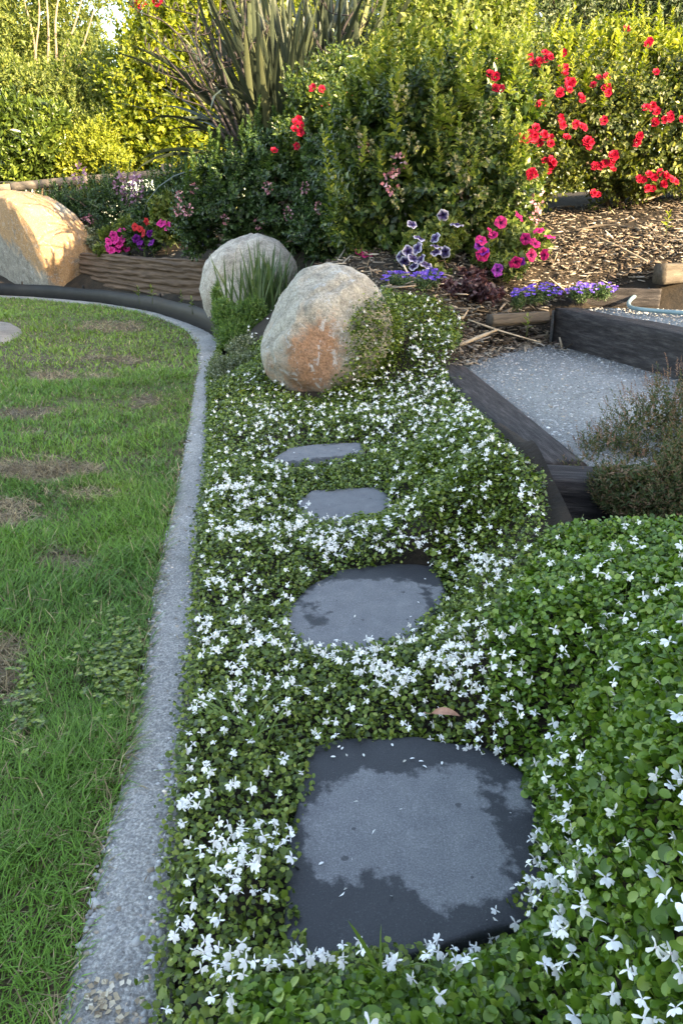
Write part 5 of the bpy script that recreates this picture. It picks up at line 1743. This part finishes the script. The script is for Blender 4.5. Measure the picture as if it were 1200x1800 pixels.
# ------------------------------------------------------------------ plants round the boulders
shrub('feathery_plant', 'soft feathery bright green plant in front of the rounded boulder', 'plant',
    [lobe(425, 565, 4.95, .15, .14, .15), lobe(395, 555, 5.0, .10, .1, .16), lobe(450, 560, 4.9, .1, .1, .15), lobe(420, 590, 4.8, .15, .12, .1), lobe(382, 530, 5.1, .04, .05, .15)],
    (*at_y(420, 600, 4.95)[:2], .07), 1100, 14, .024, .006, 'feather_leaf', .07, .6, .5, 4, lo=.5, hi=1.1, bump_a=.18, stem_r=.004, stem_mat='green_stem')
shrub('silvery_ground_plant', 'grey green low bushy plant with a few white flowers beside the rusty boulder', 'plant',
    [lobe(395, 655, 3.95, .09, .16, .10), lobe(440, 650, 4.0, .12, .2, .11), lobe(420, 675, 3.7, .14, .16, .06), lobe(450, 685, 3.5, .12, .1, .05), lobe(430, 610, 4.5, .12, .2, .08)],
    (*at_y(425, 670, 4.15)[:2], .05), 2000, 10, .013, .008, 'silver_leaf', .04, .6, .6, 3, lo=.6, hi=1.1, bump_a=.15, stem_r=.003, stem_mat='green_stem')
sp = root('spiky_plant', (*at_y(470, 560, 5.3)[:2], .1), 'clump of stiff upright green spikes between the two nearer boulders', 'plant')
M['flax_leaf2'] = M['spike_leaf']
spm = strap_set(M['spike_leaf'], [(rng.uniform(.4, .56), .016, d, .3) for d in (.1, .2, .35, .5, .3, .15)])
for i in range(130):
    place('leaf', spm[i % 6], sp, np.array(sp.location) + np.array([rng.normal(0, .11), rng.normal(0, .05), 0]), np.array([rng.normal(0, .2), rng.normal(0, .18), 1.0]), rand_dir(1)[0] + np.array([0, -.8, 0]), rng.uniform(.75, 1.1))
shrub('heath_bush', 'brown and green fine leafed heath bush growing over the near end of the landing', 'bush',
    [lobe(1075, 810, 2.08, .13, .13, .10), lobe(1150, 775, 2.12, .17, .17, .17), lobe(1230, 760, 2.15, .2, .2, .2), lobe(1025, 830, 2.0, .055, .06, .06), lobe(1170, 850, 1.95, .16, .12, .1), lobe(1120, 860, 1.9, .1, .1, .07), lobe(1330, 780, 2.1, .2, .2, .2), lobe(1075, 850, 1.80, .08, .08, .06), lobe(1130, 870, 1.71, .12, .10, .08), lobe(1220, 860, 1.68, .16, .12, .11), lobe(1180, 890, 1.66, .12, .06, .06), lobe(1100, 890, 1.70, .05, .05, .04), lobe(1320, 870, 1.66, .16, .1, .1), lobe(1010, 835, 1.92, .05, .05, .05)] + 4 * [lobe(1085, 850, 1.75, .07, .08, .07), lobe(1130, 865, 1.70, .10, .10, .09), lobe(1220, 850, 1.66, .14, .12, .12), lobe(1175, 890, 1.66, .10, .06, .07)],
    (*at_y(1160, 880, 2.12)[:2], .10), 4200, 15, .014, .0045, 'heath_leaf', .055, .9, .5, 6, lo=.6, hi=1.15, bump_a=.22, stem_r=.004, spread=(1.0, .5), fill=.2)
hb = [o for o in S.objects if o.name == 'heath_bush'][0]
P, nr = ell_sample([lobe(1150, 770, 2.12, .16, .16, .17), lobe(1230, 750, 2.15, .2, .2, .2), lobe(1075, 800, 2.08, .12, .12, .10)], 420, .95, 1.2, .2)
D = norm(nr + np.array([0, 0, 1.2]) + .4 * rand_dir(len(P)))
V, F = sprigs(P, D, .04, 16, .007, .004, (1.0, .4))
tag(link('seed_head', mesh('seed_head', V - np.array(hb.location), F, [M['heath_tip']]), hb), kind='stuff')

# seedlings
def seedling(px, py, Y, label, h=.09, mat='petunia_leaf', k=9, L=.05, W=.024):
    b = at_y(px, py, Y)
    r = root('seedling', b, label, 'plant')
    V, F = tube([(0, 0, -.02), (.004, 0, h * .6), (0, .003, h)], [.003, .0025, .0015], 5)
    link('stem', mesh('stem', V, F, [M['green_stem']]), r)
    P = np.zeros((1, 3)) + np.array([0, 0, h]); 
    V, F = sprigs(P, np.array([[0, 0, 1.0]]), h * .8, k, L, W, (1.3, .4), LEAF6, LEAF6F)
    link('leaves', mesh('leaves', V, F, [M[mat]]), r)


seedling(925, 585, 4.0, 'small green seedling growing against the rotting sleeper end')
seedling(245, 530, 7.2, 'small green weed behind the edging below the grooved sleeper', .12)
seedling(268, 530, 7.0, 'leafy weed behind the edging halfway along the grooved sleeper', .12, L=.06)
seedling(320, 540, 6.5, 'weed seedling behind the edging near the rounded boulder', .12, L=.06)
seedling(338, 548, 6.2, 'pale weed seedling nearest the rounded boulder', .1, L=.05)
seedling(378, 545, 5.7, 'tall thin sprig beside the end of the black edging', .25, 'feather_leaf', 22, .03, .012)
seedling(1170, 405, 5.0, 'yellowing seedling on the sunlit mulch', .1, 'gold_leaf')

# grass tufts in the ground cover
M['tuft'] = leaf_mat('grass_tuft', [(0, (.05, .10, .02)), (1, (.12, .18, .04))], .45, .3)
tm = strap_set(M['tuft'], [(rng.uniform(.09, .15), .0052, d, .4) for d in (.3, .6, .9, 1.2)])
for k, (px, py, n, lab, ln) in enumerate([(455, 1290, 9, 'tuft of grass blades growing in the ground cover above the large stone', np.array([.3, 0, 0])), (400, 1270, 6, 'smaller tuft of grass beside the concrete strip in the ground cover', np.array([-.3, 0, 0])), (690, 1740, 4, 'few tall grass blades at the near edge of the large stone', np.array([.1, .1, 0])), (345, 1335, 2, 'grass blade hanging out over the concrete strip', np.array([-2.5, 0, -.6]))]):
    b = hit_bed(px, py)[0]
    r = root('grass_tuft', b, lab, 'grass tuft')
    for i in range(n):
        D = norm(np.array([rng.normal(0, .5), rng.normal(0, .4), 1.0]) + ln)
        place('blade', tm[rng.integers(4)], r, b + np.array([rng.normal(0, .012), rng.normal(0, .012), -.005]), D, np.array([0, 0, 1.0]) + .4 * rand_dir(1)[0], rng.uniform(.6, 1.0) * (1 if k != 3 else .6))

# fallen leaf
b = hit_bed(775, 1268)[0]
s = np.linspace(0, 1, 9)
wd = np.sin(np.pi * s ** .8) ** .8 * .17
V = np.concatenate([np.stack([-wd, s, .08 + .10 * np.sin(s * 3) + wd * .5], -1), np.stack([0 * s, s, .03 + .10 * np.sin(s * 3)], -1), np.stack([wd, s, .07 + .10 * np.sin(s * 3) + wd * .35], -1)])
F = np.array([[r * 9 + i, (r + 1) * 9 + i, (r + 1) * 9 + i + 1, r * 9 + i + 1] for r in range(2) for i in range(8)])
tv, tf = tube([(0, -.25, .08), (0, -.1, .05), (0, .02, .04)], .012, 5)
VV, FF_ = join([(V, [F]), (tv, tf)])
o = link('fallen_leaf', mesh('fallen_leaf', VV * .044, FF_, [M['dead_leaf']], smooth=True), loc=tuple(b + np.array([-.016, 0, .012])))
o.rotation_euler = (0, .1, math.radians(-100))
tag(o, 'curled reddish brown dead leaf lying on the ground cover above the large stone', 'leaf')
